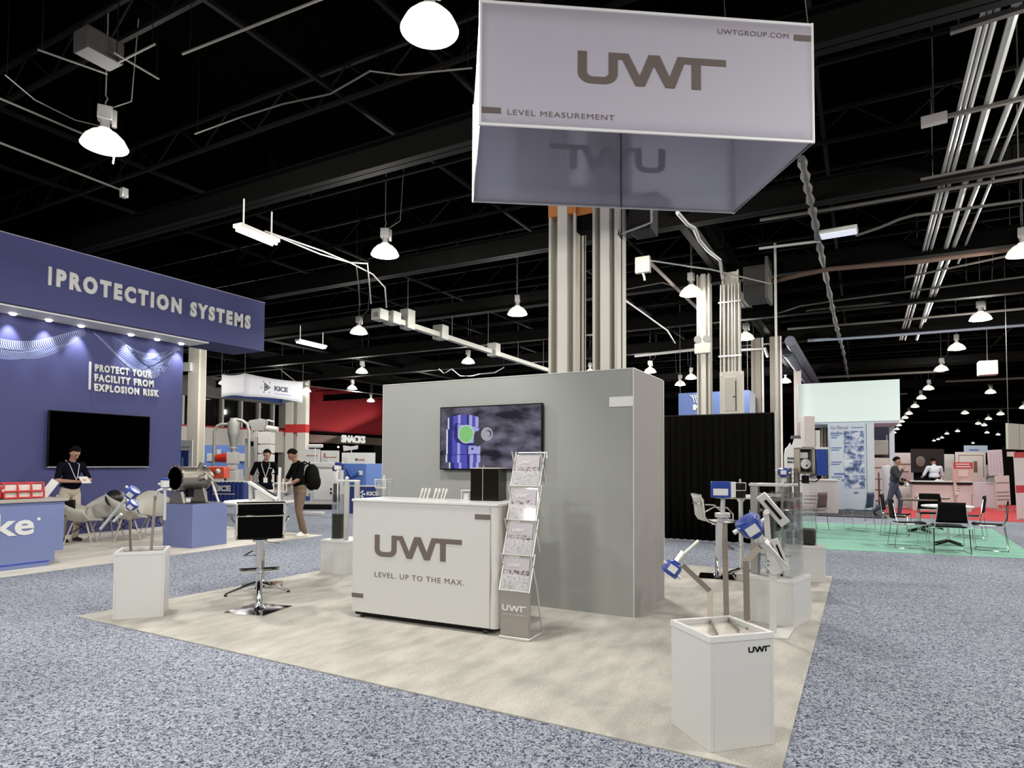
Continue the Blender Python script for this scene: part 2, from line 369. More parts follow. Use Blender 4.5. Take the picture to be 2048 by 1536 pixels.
near = [(-3.13, 4.27, 'large bright high bay lamp hanging left of the hanging white sign'),
        (-7.6, 4.12, 'bright high bay lamp at upper left with a short cord hanging under it'),
        (-7.25, 8.65, 'high bay lamp above the cable tray, left of the tall cream columns'),
        (-7.3, 13.65, 'high bay lamp between the cable tray and the tall cream columns'),
        (-12.3, 13.6, 'high bay lamp under the junction boxes of the cable tray'),
        (-12.44, 19.5, 'high bay lamp just above the left half of the grey wall'),
        (-17.63, 19.7, 'small high bay lamp to the right of the hanging sign on the left booth row'),
        (-2.9, 19.4, 'high bay lamp just right of the column with the electrical panel'),
        (-3.15, 13.75, 'warm high bay lamp partly behind the left of the panel column pair'),
        (2.64, 19.45, 'largest lamp of the row receding to the right, near the bundle of conduits'),
        (2.65, 24.1, 'second lamp from the conduits in the row receding to the right'),
        (2.71, 29.2, 'third lamp from the conduits in the row receding to the right'),
        (2.85, 36.3, 'fourth lamp from the conduits, just right of the blank pale header'),
        (2.48, 13.75, 'warm bright lamp cut by the right edge of the picture')]
LP = make_lamp(near[0][2], 'high bay lamps nearest the booth'); LP.location = (near[0][0], near[0][1], LAMP_Z)
for x, y, lb in near[1:]: dup(LP, (x, y, LAMP_Z), rnd.uniform(0, 3), lb, 'high bay lamps nearest the booth')
G().tube([(-7.52, 4.0, 5.09), (-7.49, 3.98, 4.95), (-7.50, 3.98, 4.86)], 0.009, 6).obj('pull_cord', white, [o for o in COL.objects if o.get('label') == near[1][2]][0]).location = (7.6, -4.12, -LAMP_Z)
rows = [('small high bay lamp of the row that recedes past the blank pale header', 'lamps receding past the pale header', [(2.9, 41.2), (2.96, 47.0), (2.99, 53.3), (2.98, 57.9), (2.99, 62.9), (3.05, 68.6), (3.2, 76), (3.25, 84), (3.36, 93)]),
        ('small distant high bay lamp above the far right booths', 'distant lamps above the far right booths', [(6.38, 54.4), (8.78, 62), (9.0, 68.7), (9.05, 83), (12.3, 88), (14.2, 94), (9.8, 71.5), (8.7, 89.2), (9.4, 102), (9.5, 108), (9.5, 114), (8.7, 56.5), (9.0, 50.8), (5.7, 39.5), (16, 128)]),
        ('small distant high bay lamp above the left booths near the red wall', 'distant lamps by the red wall', [(-22, 23.9), (-24.9, 23.7), (-25.5, 29.3), (-26, 19.7), (-27.5, 24)]),
        ('small distant high bay lamp seen over the grey wall and black curtain', 'distant lamps over the grey wall', [(-7.25, 29.4), (-6.3, 27.4), (-7.3, 24.8), (-9.6, 24.2), (-2.9, 30.5), (-12.4, 29.2)])]
for lb, gr, pts in rows:
    od = ['fifth', 'sixth', 'seventh', 'eighth', 'ninth', 'tenth', 'eleventh', 'twelfth', 'last']
    for i_, (x, y) in enumerate(pts):
        dup(LP, (x, y, LAMP_Z), rnd.uniform(0, 3), (od[i_]+' high bay lamp from the conduits, in the row receding past the pale header') if 'recedes' in lb else lb, gr)
# ------------------------------------------------------------ strip lights
tube_m = glow('tube_glow', (1.0, 0.93, 0.82), 7.0)
def strip(p, q, label, z=4.95):
    p = Vector((p[0], p[1], z)); q = Vector((q[0], q[1], z)); L = (q-p).length; a = math.atan2(q.y-p.y, q.x-p.x)
    t = thing('strip_light', label, 'light', p, a, 'strip lights hung among the joists')
    g = G(); g.box(0, -0.09, 0.03, L, 0.09, 0.09); g.box(0.1, -0.02, 0.09, 0.12, 0.0, 0.5); g.box(L-0.12, -0.02, 0.09, L-0.10, 0, 0.5); g.obj('housing', mat('lamp_pan', (0.75, 0.73, 0.7), 0.4), t, bevel=0.004)
    for s in (-1, 1): G().cyl((0.03, 0.045*s, 0), (L-0.03, 0.045*s, 0), 0.02, n=10).obj('tube', tube_m, t)
    return t
strip((-8.131,6.328), (-8.179,7.096), 'bright strip light at the head of the long conduits, above the dark blue fascia')
strip((-14.276,13.203), (-14.328,14.356), 'smaller strip light right of the end of the dark blue fascia')
for a, b, lb in (((655,762), (683,770), 'tiny distant strip light above the white hanging banner'), ((738,723),(768,734),'short pale strip light fixed along the tray left of the grey wall')):
    pass
# ------------------------------------------------------------ columns
orange = mat('orange_paint', (0.62, 0.22, 0.05), 0.5)
def column(name, x, y, w, d, h, label, group, ridge=True):
    t = thing(name, label, 'column', (x, y, 0), 0, group)
    g = G()
    # wide flange column: flanges left and right, web between, a pale cover plate down the front
    g.box(-w/2, -d/2, 0, -w/2+0.03, d/2, h); g.box(w/2-0.03, -d/2, 0, w/2, d/2, h); g.box(-w/2, -0.02, 0, w/2, 0.02, h)
    g.obj('shaft', cream, t, bevel=0.003)
    if ridge: G().box(-0.01-w*0.13, -d/2-0.01, 0, w*0.20, 0.0, h).obj('cover_plate', mat('cream_light', (0.72, 0.70, 0.64), 0.45, var=0.03), t, bevel=0.003)
    return t
c1 = column('steel_column', -2.90, 6.62, 0.33, 0.30, 5.6, 'left of two tall cream steel columns rising behind the grey wall', 'tall cream columns behind the grey wall')
c2 = column('steel_column', -2.40, 6.62, 0.28, 0.30, 5.6, 'right of two tall cream steel columns, with the mark A63', 'tall cream columns behind the grey wall')
for t, w in ((c1, .33), (c2, .28)):
    g = G(); g.box(-w/2-.004, -.154, 4.25 if t is c1 else 4.36, w/2+.004, .154, 5.2); g.obj('orange_band', orange, t, smooth=0)
text('A63', 0.10, black, c2, loc=(0.142, -0.13, 3.92), rot=(PI/2, 0, PI/2), ext=0.001, bold=0.003)
G().tube([(0.168, 0.10, 2.0), (0.170, 0.10, 4.4)], 0.006, 6).obj('wire', black, c1)
t = thing('hoist_bracket', 'orange steel block bridging the two tall cream columns under the sign', 'bracket', (-2.66, 6.55, 4.2))
G().box(-0.11, -0.06, 0.02, 0.12, 0.10, 0.24).obj('block', orange, t, bevel=0.01)
G().box(-0.10, -0.05, -0.16, 0.11, 0.09, 0.02).obj('box', dark_steel, t, bevel=0.008)
t = thing('speaker_box', 'dark box hung right of the tall cream columns with a white conduit loop', 'box', (-2.05, 6.75, 4.0))
G().box(-0.14, -0.1, 0.0, 0.10, 0.2, 0.36).obj('housing', mat('dark_box', (0.02, 0.018, 0.02), 0.7), t, bevel=0.01)
G().tube([(-0.22, -0.13, -0.02), (0.05, -0.13, 0.03), (0.12, -0.13, 0.05), (0.12, -0.13, 0.36)], 0.012, 8).obj('conduit', white, t)
# second pair with the electrical panel
c3 = column('steel_column', -2.97, 14.2, 0.27, 0.28, 5.6, 'left column of the pair carrying the electrical panel, with two floodlights', 'columns with conduits')
c4 = column('steel_column', -2.40, 14.2, 0.34, 0.28, 5.6, 'right column of the far pair, covered in vertical conduits', 'columns with conduits', ridge=False)
G().box(-0.17, -0.22, 3.86, 0.17, -0.14, 4.08).obj('mount_box', cream, c3, bevel=0.01)
for s in (-0.09, 0.09):
    g = G(); g.cyl((s, -0.16, 4.18), (s, -0.24, 4.16), 0.045, 0.085, 14); g.obj('floodlight', alu, c3)
for k, dx in enumerate((-0.20, -0.13, -0.04, 0.03, 0.09, 0.17)):
    G().tube([(dx, -0.17, 2.9 if k > 1 else 2.4), (dx+0.01*(k % 2), -0.17, 4.2), (dx+0.015, -0.17, 5.3)], 0.018, 8).obj('conduit', mat('conduit_grey', (0.55, 0.53, 0.48), 0.4, 0.3), c4)
for z in (3.75, 4.9): G().box(-0.24, -0.2, z, 0.22, -0.165, z+0.03).obj('strut', alu, c4)
t = thing('electrical_panel', 'cream electrical cabinet with a tall latch mounted on the conduit covered column', 'cabinet', (-2.37, 13.98, 2.5))
G().box(-0.235, -0.06, 0, 0.235, 0.06, 0.92).obj('body', cream, t, bevel=0.006)
door_p = G().box(-0.13, -0.075, 0.09, 0.10, -0.06, 0.80).obj('door', mat('panel_door', (0.50, 0.475, 0.42), 0.5), t, bevel=0.003)
G().box(0.085, -0.085, 0.09, 0.10, -0.072, 0.72).obj('latch_bar', black, door_p); G().box(0.03, -0.09, 0.38, 0.10, -0.075, 0.395).obj('handle', black, door_p)
for sx in (-0.2, 0.2):
    for sz in (0.06, 0.86): G().cyl((sx, -0.06, sz), (sx, -0.07, sz), 0.012, n=8).obj('screw', alu, t)
brown = mat('taupe_paint', (0.22, 0.19, 0.155), 0.6)
for x, y, w, lb in ((-2.98, 22.2, 0.30, 'nearer taupe column standing behind the right end of the black curtain'), (-2.42, 22.2, 0.28, 'taupe column between the black curtain and the blank pale header')):
    t = thing('taupe_column', lb, 'column', (x, y, 0), 0, 'taupe columns past the curtain')
    g = G(); g.box(-w/2, -0.14, 0, w/2, -0.11, 5.6); g.box(-w/2, 0.11, 0, w/2, 0.14, 5.6); g.box(-0.02, -0.11, 0, 0.02, 0.11, 5.6); g.obj('shaft', brown, t, smooth=0)
    G().cyl((w/2+0.05, -0.1, 0), (w/2+0.05, -0.1, 5.6), 0.035, n=10).obj('conduit', mat('pipe_white', (0.68, 0.66, 0.64), 0.4), t)
# left hall columns
t = thing('steel_column', 'single cream steel column between the blue booth wall and the grey machines', 'column', (-20.0, 14.1, 0), R(20))
g = G(); g.box(-0.20, -0.2, 0, 0.20, -0.16, 5.6); g.box(-0.20, 0.16, 0, 0.20, 0.2, 5.6); g.box(-0.03, -0.16, 0, 0.03, 0.16, 5.6); g.obj('shaft', cream, t, smooth=0)
G().box(-0.42, -0.35, 4.55, -0.02, -0.2, 4.85).obj('floodlight_box', white, t, bevel=0.02)
t = thing('steel_column', 'pair of cream columns ending in a red band beside the red wall', 'column', (-25.5, 23.7, 0), R(20))
g = G(); g.box(-0.55, -0.2, 0, -0.15, 0.2, 6.0); g.box(0.10, -0.2, 0, 0.55, 0.2, 6.0); g.obj('shaft', cream, t, smooth=0)
G().box(-0.56, -0.21, 3.0, 0.56, 0.21, 3.42).obj('red_band', redt, t, smooth=0)
# ------------------------------------------------------------ pipes, conduits and trays under the ceiling
pipe_w = mat('pipe_pale', (0.45, 0.445, 0.43), 0.4, 0.3)
PZ = 5.55
for i, (x0, x1, y1, r) in enumerate(((1.0, 1.14, 21.2, .022), (1.045, 1.20, 21.2, .022), (1.095, 1.29, 21.3, .026), (1.21, 1.62, 21.4, .042))):
    t = G().tube([(x0, 5.2, PZ), (x0*.5+x1*.5, 13, PZ), (x1, y1+3, PZ)], r, 8).obj('ceiling_conduit', pipe_w)
    tag(t, ['outermost left pipe of the bundle running away under the ceiling', 'second pipe from the left in the ceiling bundle', 'third pipe from the left in the ceiling bundle', 'thickest pipe of the bundle running away under the ceiling'][i], 'pipe', 'pipes running away under the right ceiling')
tag(G().tube([(1.5, 6.8, PZ), (1.62, 21.4, PZ)], .035, 8).obj('ceiling_conduit', pipe_w), 'right hand pipe apart from the bundle, cut by the picture edge', 'pipe', 'pipes running away under the right ceiling')
tag(G().tube([(1.62, 7.5, PZ), (1.76, 15.5, PZ)], .022, 8).obj('ceiling_conduit', pipe_w), 'thin short pipe furthest right beside the pipe bundle', 'pipe', 'pipes running away under the right ceiling')
strut_m = mat('strut_rusty', (0.10, 0.09, 0.08), 0.6, 0.1)
for i, (a, b, w) in enumerate((((0.671,8.782,5.5), (1.665,8.707,5.5), .05), ((0.774,7.034,5.5), (1.348,6.965,5.5), .06), ((0.783,10.574,5.5), (1.987,10.475,5.5), .045), ((0.87,15.988,5.5), (2.744,15.128,5.5), .04), ((0.822,18.661,5.5), (2.403,18.404,5.5), .04))):
    t = G().bar(a, b, w, w*.8).obj('pipe_rack', strut_m, smooth=0)
    for e in (0.12, 0.9):
        q = Vector(a).lerp(Vector(b), e); G().bar(q, q+Vector((0, 0, 1.25)), 0.012, 0.012).obj('hanger_rod', strut_m, t, smooth=0)
    tag(t, ['second pipe rack strut from the top crossing under the pale pipes, with a box end', 'topmost pipe rack strut at the upper right', 'third pipe rack strut from the top under the pale pipes', 'fourth pipe rack strut from the top under the pale pipes', 'lowest and smallest pipe rack strut under the pale pipes'][i], 'strut', 'pipe rack struts')
t = G().bar((0.66,8.705,5.46), (0.914,8.681,5.46), .10, .10).obj('junction_box', mat('box_pinkish', (0.33, 0.30, 0.30), 0.5)); tag(t, 'blunt grey box at the end of the second pipe rack strut', 'box')
def pipe(pts, r, m, label, name='conduit', cat='pipe', group=None):
    t = G().tube(pts, r, 8).obj(name, m); P = [Vector(p) for p in pts]
    for e in (P[0].lerp(P[1], 0.06), P[-1].lerp(P[-2], 0.06)): G().tube([e, (e.x, e.y, 6.76)], 0.004, 4).obj('hanger_rod', dark_steel, t)
    return tag(t, label, cat, group)
cg = mat('conduit_pale', (0.10, 0.095, 0.085), 0.6, 0.1)
pipe([(-1.416,11.098,5.5), (-0.105,11.14,5.5), (2.1,11.096,5.5)], .03, mat('beam_grey', (0.12, 0.11, 0.10), 0.5), 'grey ceiling rail crossing at the height of the white box light')
pipe([(-1.916,18.273,5.5), (-1.32,17.663,5.5), (-0.411,17.462,5.5), (3.189,17.079,5.5)], .022, cg, 'upper of two cranked conduits crossing behind the pipe bundle', group='cranked conduits')
pipe([(-1.992,18.628,5.5), (-1.511,18.548,5.5), (-1.127,18.243,5.5), (3.438,18.451,5.5)], .035, cg, 'lower brighter cranked conduit crossing behind the pipe bundle', group='cranked conduits')
pipe([(-1.88,20.515,5.5), (0.986,20.65,5.5), (3.824,20.573,5.5)], .035, cg, 'pale beam edge pipe crossing just above the row of receding lamps')
pipe([(-1.452,22.157,5.4), (0.541,22.375,5.4), (4.159,22.422,5.4)], .05, mat('pipe_bluish', (0.30, 0.35, 0.42), 0.4, 0.2), 'bright bluish pipe crossing above the blank pale header')
pipe([(-1.852,14.414,5.3), (-1.041,14.018,5.3), (-0.492,13.855,5.3), (1.092,14.126,5.3), (2.635,14.059,5.3)], .045, mat('cable_brown', (0.12, 0.075, 0.055), 0.8), 'thick brown cable bundle running right from the dark girder', 'cable_bundle', 'cable')
pipe([(-1.586,12.26,5.4), (-0.589,12.34,5.4)], .025, pipe_w, 'short pale conduit left of the white box light')
pipe([(-0.033,12.326,5.4), (0.318,12.09,5.4), (0.589,11.815,5.4), (0.787,11.733,5.4), (1.054,11.783,5.4), (2.171,11.817,5.4)], .024, cg, 'pale cable rising from the white box light to the pipe rack')
t = thing('box_light', 'flat white rectangular box light among the ceiling pipes at the right', 'light', (-0.293,12.107,5.4)); 
g = G(); g.at(rz=R(-3)).box(-.29, -.16, 0, .29, .16, .07).obj('housing', white_g, t, bevel=.01)
G().at(rz=R(-3)).box(-.27, -.14, -.01, .27, .14, 0.0).obj('diffuser', glow('box_glow', (.75, .78, 1), 0.55), t)
# corrugated spiral duct hose
pts = [(-0.633,8.995,5.45), (-0.62,10.905,5.45), (-0.615,13.692,5.45), (-0.588,20.302,5.45), (-0.516,24.863,5.45), (-0.491,33.82,5.45)]
g = G(); P_ = []
for i in range(len(pts)-1):
    for k in range(14): P_.append(Vector(pts[i]).lerp(Vector(pts[i+1]), k/14))
rad = [0.045+0.02*math.sin(i*1.9) + 0.012*rnd.random() for i in range(len(P_))]
tag(g.tube(P_, rad, 7).obj('wrapped_cable', mat('wrap_grey', (0.11, 0.105, 0.10), 0.6, 0.2, bump=0.5, bscale=60)), 'lumpy wrapped cable running away from the sign corner towards the pale header', 'cable')
# duct tubes right of taupe columns
for i, (a, b) in enumerate((((-1.897,21.435,5.3), (-1.817,32.874,5.3)), ((-2.13,22.985,5.2), (-2.088,31.855,5.2)))):
    tag(G().cyl(a, b, .16, n=16).obj('air_duct', mat('duct_blue', (0.12, 0.125, 0.16), 0.5, 0.2)), ['upper silver round duct descending to the pale header', 'lower silver round duct beside the taupe column'][i], 'duct', 'round ducts by the taupe columns')
# left thin conduits
for i, (a, b, r, lb) in enumerate((((-8.347,3.22,5.5), (-8.35,4.412,5.5), .013, 'thin conduit ending at the upper left lamp'), ((-9.508,3.684,5.5), (-9.59,5.548,5.5), .016, 'thin conduit below the upper left lamp ending in a small box'),
        ((-5.831,3.871,5.5), (-4.024,3.967,5.5), .012, 'long thin conduit crossing the upper left ceiling'), ((-6.584,3.648,5.5), (-5.924,3.65,5.5), .010, 'short thin conduit right of the pinkish ceiling box'),
        ((-6.406,3.537,5.5), (-6.434,4.016,5.5), .010, 'thin angled conduit under the pinkish ceiling box'), ((-7.021,3.156,5.5), (-6.824,3.709,5.5), .010, 'thin dark conduit left of the pinkish ceiling box'))):
    pipe([a, b], r, cg, lb, group='thin conduits over the left ceiling')
t = G().cbox((-6.634,3.518,5.6), (.26, .36, .22)).obj('ceiling_box', mat('pink_box', (0.022, 0.018, 0.018), 0.8), bevel=.02); tag(t, 'pinkish grey box fixed high in the upper left ceiling', 'box')
t = G().cbox((-9.535,5.465,5.45), (.09, .09, .14)).obj('ceiling_box', alu, bevel=.01); tag(t, 'tiny grey box at the end of the left conduit', 'box')
# sagging cable across the ceiling to the sign
pipe([(-6.954,4.801,5.4), (-6.164,4.806,5.4), (-5.518,4.84,5.4), (-4.919,4.943,5.4), (-4.273,4.834,5.4), (-4.049,5.029,5.4), (-3.341,5.277,5.4)], .009, mat('cable_dark', (0.025, 0.022, 0.02), 0.7), 'thin sagging cable crossing the dark ceiling towards the sign', 'cable', 'cable')
pipe([(-7.595,3.133,5.4), (-7.836,3.514,5.4), (-7.89,3.946,5.4), (-7.773,4.158,5.4)], .007, cg, 'thin sagging cable at the far upper left', 'cable', 'cable')
# tray with boxes
t = thing('cable_tray', 'long galvanised cable tray with junction boxes running away above the grey wall', 'tray', (-9.55, 11.1, 4.75), 0)
galv = mat('galvanised', (0.42, 0.42, 0.38), 0.45, 0.4, var=0.15, vscale=8)
g = G(); g.at(rz=R(1.6)).box(-.07, 0, 0, .07, 10.2, .12).obj('trough', galv, t, smooth=0)
for a, w, h in ((0, .26, .2), (.45, .30, .24), (1.05, .24, .42), (2.5, .3, .32), (5.4, .3, .34)):
    G().at(rz=R(1.6)).box(-w/2, a, -.05, w/2, a+.3, h).obj('junction_box', galv, t, bevel=.01)
for a in (1.2, 3.2, 5.2, 7.2, 9.2): G().box(-.01-a*.028, a, .12, .0-a*.028, a+.01, 1.2).obj('hanger_rod', grey_steel, t, smooth=0)
for i, (x, dy) in enumerate(((525, 0), (535, 3))):
    pipe([(-8.392,7.055,5.2) if i == 0 else (-8.407,7.148,5.2), (-8.45,8.31,5.2) if i else (-8.29,8.21,5.2), (-8.315,8.929,5.2), (-7.958,9.005,5.15) if i == 0 else (-8.204,9.429,5.1), (-8.301,9.442,5) if i == 0 else (-8.372,10.002,5), (-9.225,10.567,4.9) if i == 0 else (-9.159,11.001,4.9)], .014, pipe_w, ['left cranked conduit dropping onto the cable tray boxes', 'right cranked conduit dropping onto the cable tray boxes'][i], group='conduits feeding the cable tray')
pipe([(-8.193,8.972,5.1), (-8.49,9.343,5), (-9.587,10.626,4.9)], .010, cg, 'short wavy flex hanging to the first tray box', 'cable', 'cable')
pipe([(-23.35,17.151,5), (-19.271,17.015,5), (-22.448,20.98,5), (-21.753,26.091,5)], .02, cg, 'thin cranked conduit passing above the white hanging banner')
pipe([(-12.301,17.489,4.6), (-12.561,18.157,4.55), (-11.929,17.676,4.6), (-12.417,18.936,4.55), (-12.217,19.446,4.6), (-11.518,18.819,4.55), (-11.048,19.039,4.6), (-10.533,18.753,4.7)], .016, white, 'white looping cable hanging over the grey wall', 'cable', 'cable')
# camera box on arm near the second columns
t = thing('junction_box', 'square cream box hanging on a thin horizontal conduit right of the tall columns', 'box', (-3.259,10.668,4.9))
G().box(-.13, -.05, -.14, .13, .05, .14).obj('body', cream, t, bevel=.012); G().tube([(0, 0, -.14), (.02, 0, -.2), (.03, .01, -.27)], .02, 8).obj('cable_gland', alu, t)
G().tube([(.12, 0, .06), (.9, 1.2, .12), (1.7, 3.0, .2)], .014, 6).obj('conduit', pipe_w, t)
t = thing('duct_box', 'grey sheet metal duct box fixed to the dark girder above the electrical panel', 'duct', (-1.95, 13.9, 4.85))
G().box(-.12, -.3, 0, .32, .4, .65).obj('body', mat('duct_grey', (0.03, 0.028, 0.024), .7), t, bevel=.01)
G().box(.30, -.32, -.04, .36, .42, .8).obj('flange', mat('flange_grey', (0.10, 0.10, 0.08), .6), t, bevel=.005)
pipe([(-2.218,8.886,5), (-2.197,9.386,5), (-2.145,9.572,5), (-2.198,10.149,5), (-2.18,10.694,5), (-2.099,11.324,5), (-2.022,11.162,4.6)], .03, pipe_w, 'pale cables draped along the dark girder to the panel column', 'cable', 'cable')
for i, (a, b, c_, lb) in enumerate((((1245,600), (1335,663), (1350,687), 'pale conduit bending down left of the panel column'), ((1300,520), (1345,570), (1395,630), 'dark rail slanting towards the panel column'), ((1300,630), (1350,625), (1400,612), 'thin cross conduit left of the panel column'))):
    pass
pipe([(-4.673,13.674,5.2), (-4.707,17.679,5.2), (-4.994,19.623,5.2)], .02, pipe_w, 'pale conduit bending down between the tall columns and panel column')
pipe([(-3.477,11.828,5.3), (-3.494,16.195,5.3)], .035, mat('rail_brown', (0.16, 0.12, 0.10), .6), 'brown rail slanting towards the panel column')
pipe([(-4.69,13.792,5.4), (-3.729,13.616,5.4), (-3.609,13.988,5.4)], .014, cg, 'thin short conduit right of the tall columns')
pipe([(-6.824,21.379,5.2), (-4.542,21.019,5.2)], .05, pipe_w, 'pale thick pipe crossing left of the panel column')
pipe([(-3.503,21.756,5.2), (-2.677,21.87,5.2), (-2.79,23.43,5.2)], .05, pipe_w, 'pale thick pipe crossing right of the panel column')
# distant pale cross pipes for depth at the right
for i, (yy, z, x0, x1) in enumerate(((31, 5.3, -2.5, 3), (40, 5.3, -2, 2.2), (52, 5.2, 4, 16), (36, 5.4, 3.5, 11), (66, 5.2, 3.5, 11))):
    pipe([(x0, yy, z), (x1, yy+.2, z)], .05, cg, 'distant pale cross pipe over the far right hall', group='distant cross pipes')
# hanging line array speaker at the right
t = thing('hanging_speaker', 'small white box speaker hanging above the receding row of lamps', 'speaker', (3.561,25.114,4.6))
G().box(-.25, -.2, -.25, .25, .2, .2).obj('cabinet', white, t, bevel=.02); G().tube([(0, 0, .2), (0, 0, 2.2)], .01, 6).obj('cable', cg, t)

# ------------------------------------------------------------ hanging sign
fabric = mat('sign_fabric', (0.64, 0.60, 0.68), 0.8, trans=0.0)
nt = fabric.node_tree; b_ = nt.nodes['Principled BSDF']; tl = nt.nodes.new('ShaderNodeBsdfTranslucent'); tl.inputs[0].default_value = (0.60, 0.62, 0.70, 1)
mxs = nt.nodes.new('ShaderNodeMixShader'); mxs.inputs[0].default_value = 0.35
nt.links.new(b_.outputs[0], mxs.inputs[1]); nt.links.new(tl.outputs[0], mxs.inputs[2]); nt.links.new(mxs.outputs[0], nt.nodes['Material Output'].inputs[0])
sg = thing('hanging_sign', 'big four sided white fabric sign hung over the booth, with the three letter logo', 'sign', (-2.566, 4.167, 4.10), R(34))
SW, SD, SH = 2.72, 1.48, 1.0
for nm, x0, y0, x1, y1 in (('front_panel', 0, 0, SW, 0), ('back_panel', 0, SD, SW, SD), ('left_panel', 0, 0, 0, SD), ('right_panel', SW, 0, SW, SD)):
    g = G(); n = 24; rr = []
    nx, ny = (0, 1) if y0 == y1 else (1, 0)
    for i in range(7):
        z = SH*i/6; row = []
        for k in range(n+1):
            u = k/n; bow = 0.003*math.sin(PI*u)*math.sin(PI*i/6)
            sgn = 1 if (y0 == 0 and x0 == 0) else -1
            if nm == 'right_panel': sgn = -1
            if nm == 'back_panel': sgn = -1
            if nm == 'left_panel': sgn = 1
            row.append((x0+(x1-x0)*u+nx*bow*sgn, y0+(y1-y0)*u+ny*bow*sgn, z))
        rr.append(row)
    g.sheet(rr).obj(nm, fabric, sg, solid=0.004, fix=False)
g = G()
for z in (0.012, SH-0.012):
    g.tube([(0, 0, z), (SW, 0, z), (SW, SD, z), (0, SD, z)], 0.013, 8, closed=True)
for x, y in ((0, 0), (SW, 0), (SW, SD), (0, SD)): g.cyl((x, y, 0), (x, y, SH), 0.013, n=8)
g.obj('frame', mat('frame_white', (0.75, 0.75, 0.75), 0.4), sg)
G().cyl((SW/2+0.15, SD-0.03, 0), (SW/2+0.15, SD-0.03, SH), 0.008, n=8).obj('upright', mat('sign_seam', (0.12, 0.12, 0.16), 0.6), sg)
for fl_, yy in ((False, -0.004), (True, SD+0.003)):
    g = G(); uwt(g, 0.77, 0.385, 1.215, yy, 0.001, flip=fl_); g.obj('logo', logo_grey, sg, smooth=0)
G().box(0.0, -0.005, 0.098, 0.163, -0.003, 0.146).obj('bar_mark', logo_grey, sg, smooth=0); G().box(2.562, -0.005, 0.846, SW, -0.003, 0.896).obj('bar_mark', logo_grey, sg, smooth=0)
text('UWTGROUP.COM', 0.06, logo_grey, sg, loc=(1.917, -0.004, 0.858), W=0.60, H=0.042, ext=0.0005, space=1.12)
text('LEVEL MEASUREMENT', 0.06, logo_grey, sg, loc=(0.214, -0.004, 0.094), W=0.85, H=0.043, ext=0.0005, space=1.15)
for x, y in ((0.02, 0.02), (SW-0.02, 0.02), (SW-0.02, SD-0.02), (0.02, SD-0.02)): G().tube([(x, y, SH), (x*0.9+SW*0.05, y*0.9+SD*0.05, 2.65)], 0.004, 5).obj('suspension_cable', grey_steel, sg)
# ------------------------------------------------------------ grey wall box
wg = mat('wall_grey', (0.27, 0.28, 0.265), 0.75, var=0.03, vscale=0.8)
wb = thing('booth_wall', 'free standing grey painted box wall with a white edge, behind the white counter', 'wall', (-5.03, 6.003, 0.008))
WW, WD, WH = 3.098, 1.07, 2.397
G().box(0, 0, 0, WW, 0.03, WH).obj('front_panel', wg, wb, smooth=0)
G().box(WW-0.03, 0.03, 0, WW, WD-0.03, WH).obj('side_panel', mat('wall_grey_side', (0.29, 0.275, 0.265), 0.75, var=0.03, vscale=0.8), wb, smooth=0)
G().box(0, 0.03, 0, 0.03, WD-0.03, WH).obj('side_panel', wg, wb, smooth=0)
G().box(0, WD-0.03, 0, WW, WD, WH).obj('back_panel', wg, wb, smooth=0)
g = G(); g.box(-.004, -.004, WH, WW+.004, .034, WH+.008); g.box(WW-.034, .03, WH, WW+.004, WD, WH+.008); g.box(-.004, .03, WH, .034, WD, WH+.008); g.box(-.004, WD-.03, WH, WW+.004, WD+.004, WH+.008)
g.box(WW+.0, WD-.02, 0, WW+.006, WD+.002, WH); g.box(-.006, -.002, 0, 0, .01, WH); g.box(WW-.006, -.004, 0, WW+.003, 0, WH)
g.obj('edge_trim', mat('trim_grey', (0.55, 0.55, 0.53), 0.4), wb, smooth=0)
G().box(2.853, -.008, 2.03, WW-.004, 0, 2.128).obj('white_plate', white_g, wb, bevel=.001)
# ------------------------------------------------------------ television on the grey wall
tv = thing('television', 'flat television on the grey wall showing a blue round instrument housing', 'television', (-4.16, 5.999, 1.405))
TW, TH = 1.275, 0.70
G().box(0, -.055, 0, TW, -.012, TH).obj('casing', black, tv, bevel=.004)
G().box(.3, -.012, .2, .9, .004, .5).obj('wall_bracket', black, tv)
scr = bpy.data.materials.new('screen_picture'); scr.use_nodes = True; nt = scr.node_tree; b_ = nt.nodes['Principled BSDF']
tc = nt.nodes.new('ShaderNodeTexCoord'); mp = nt.nodes.new('ShaderNodeMapping'); mp.inputs['Scale'].default_value = (1.2, 1, 2.6); nz = nt.nodes.new('ShaderNodeTexNoise'); nz.inputs['Scale'].default_value = 3.0; nz.inputs['Detail'].default_value = 7
cr = nt.nodes.new('ShaderNodeValToRGB'); cr.color_ramp.elements[0].position = .38; cr.color_ramp.elements[0].color = (0.006, 0.006, 0.016, 1); cr.color_ramp.elements[1].position = .68; cr.color_ramp.elements[1].color = (0.16, 0.145, 0.21, 1)
nt.links.new(tc.outputs['Object'], mp.inputs[0]); nt.links.new(mp.outputs[0], nz.inputs['Vector']); nt.links.new(nz.outputs[0], cr.inputs[0]); nt.links.new(cr.outputs[0], b_.inputs['Emission Color'])
b_.inputs['Base Color'].default_value = (0.01, 0.01, 0.01, 1); b_.inputs['Emission Strength'].default_value = 1.0; b_.inputs['Roughness'].default_value = .15
scr.cycles.emission_sampling = 'NONE'
scn = G().box(.014, -.058, .014, TW-.014, -.055, TH-.014).obj('screen', scr, tv, smooth=0)
def scol(n, c): return mat('screen_'+n, (0.01, 0.01, 0.01), 0.3, emit=c, estr=0.9)
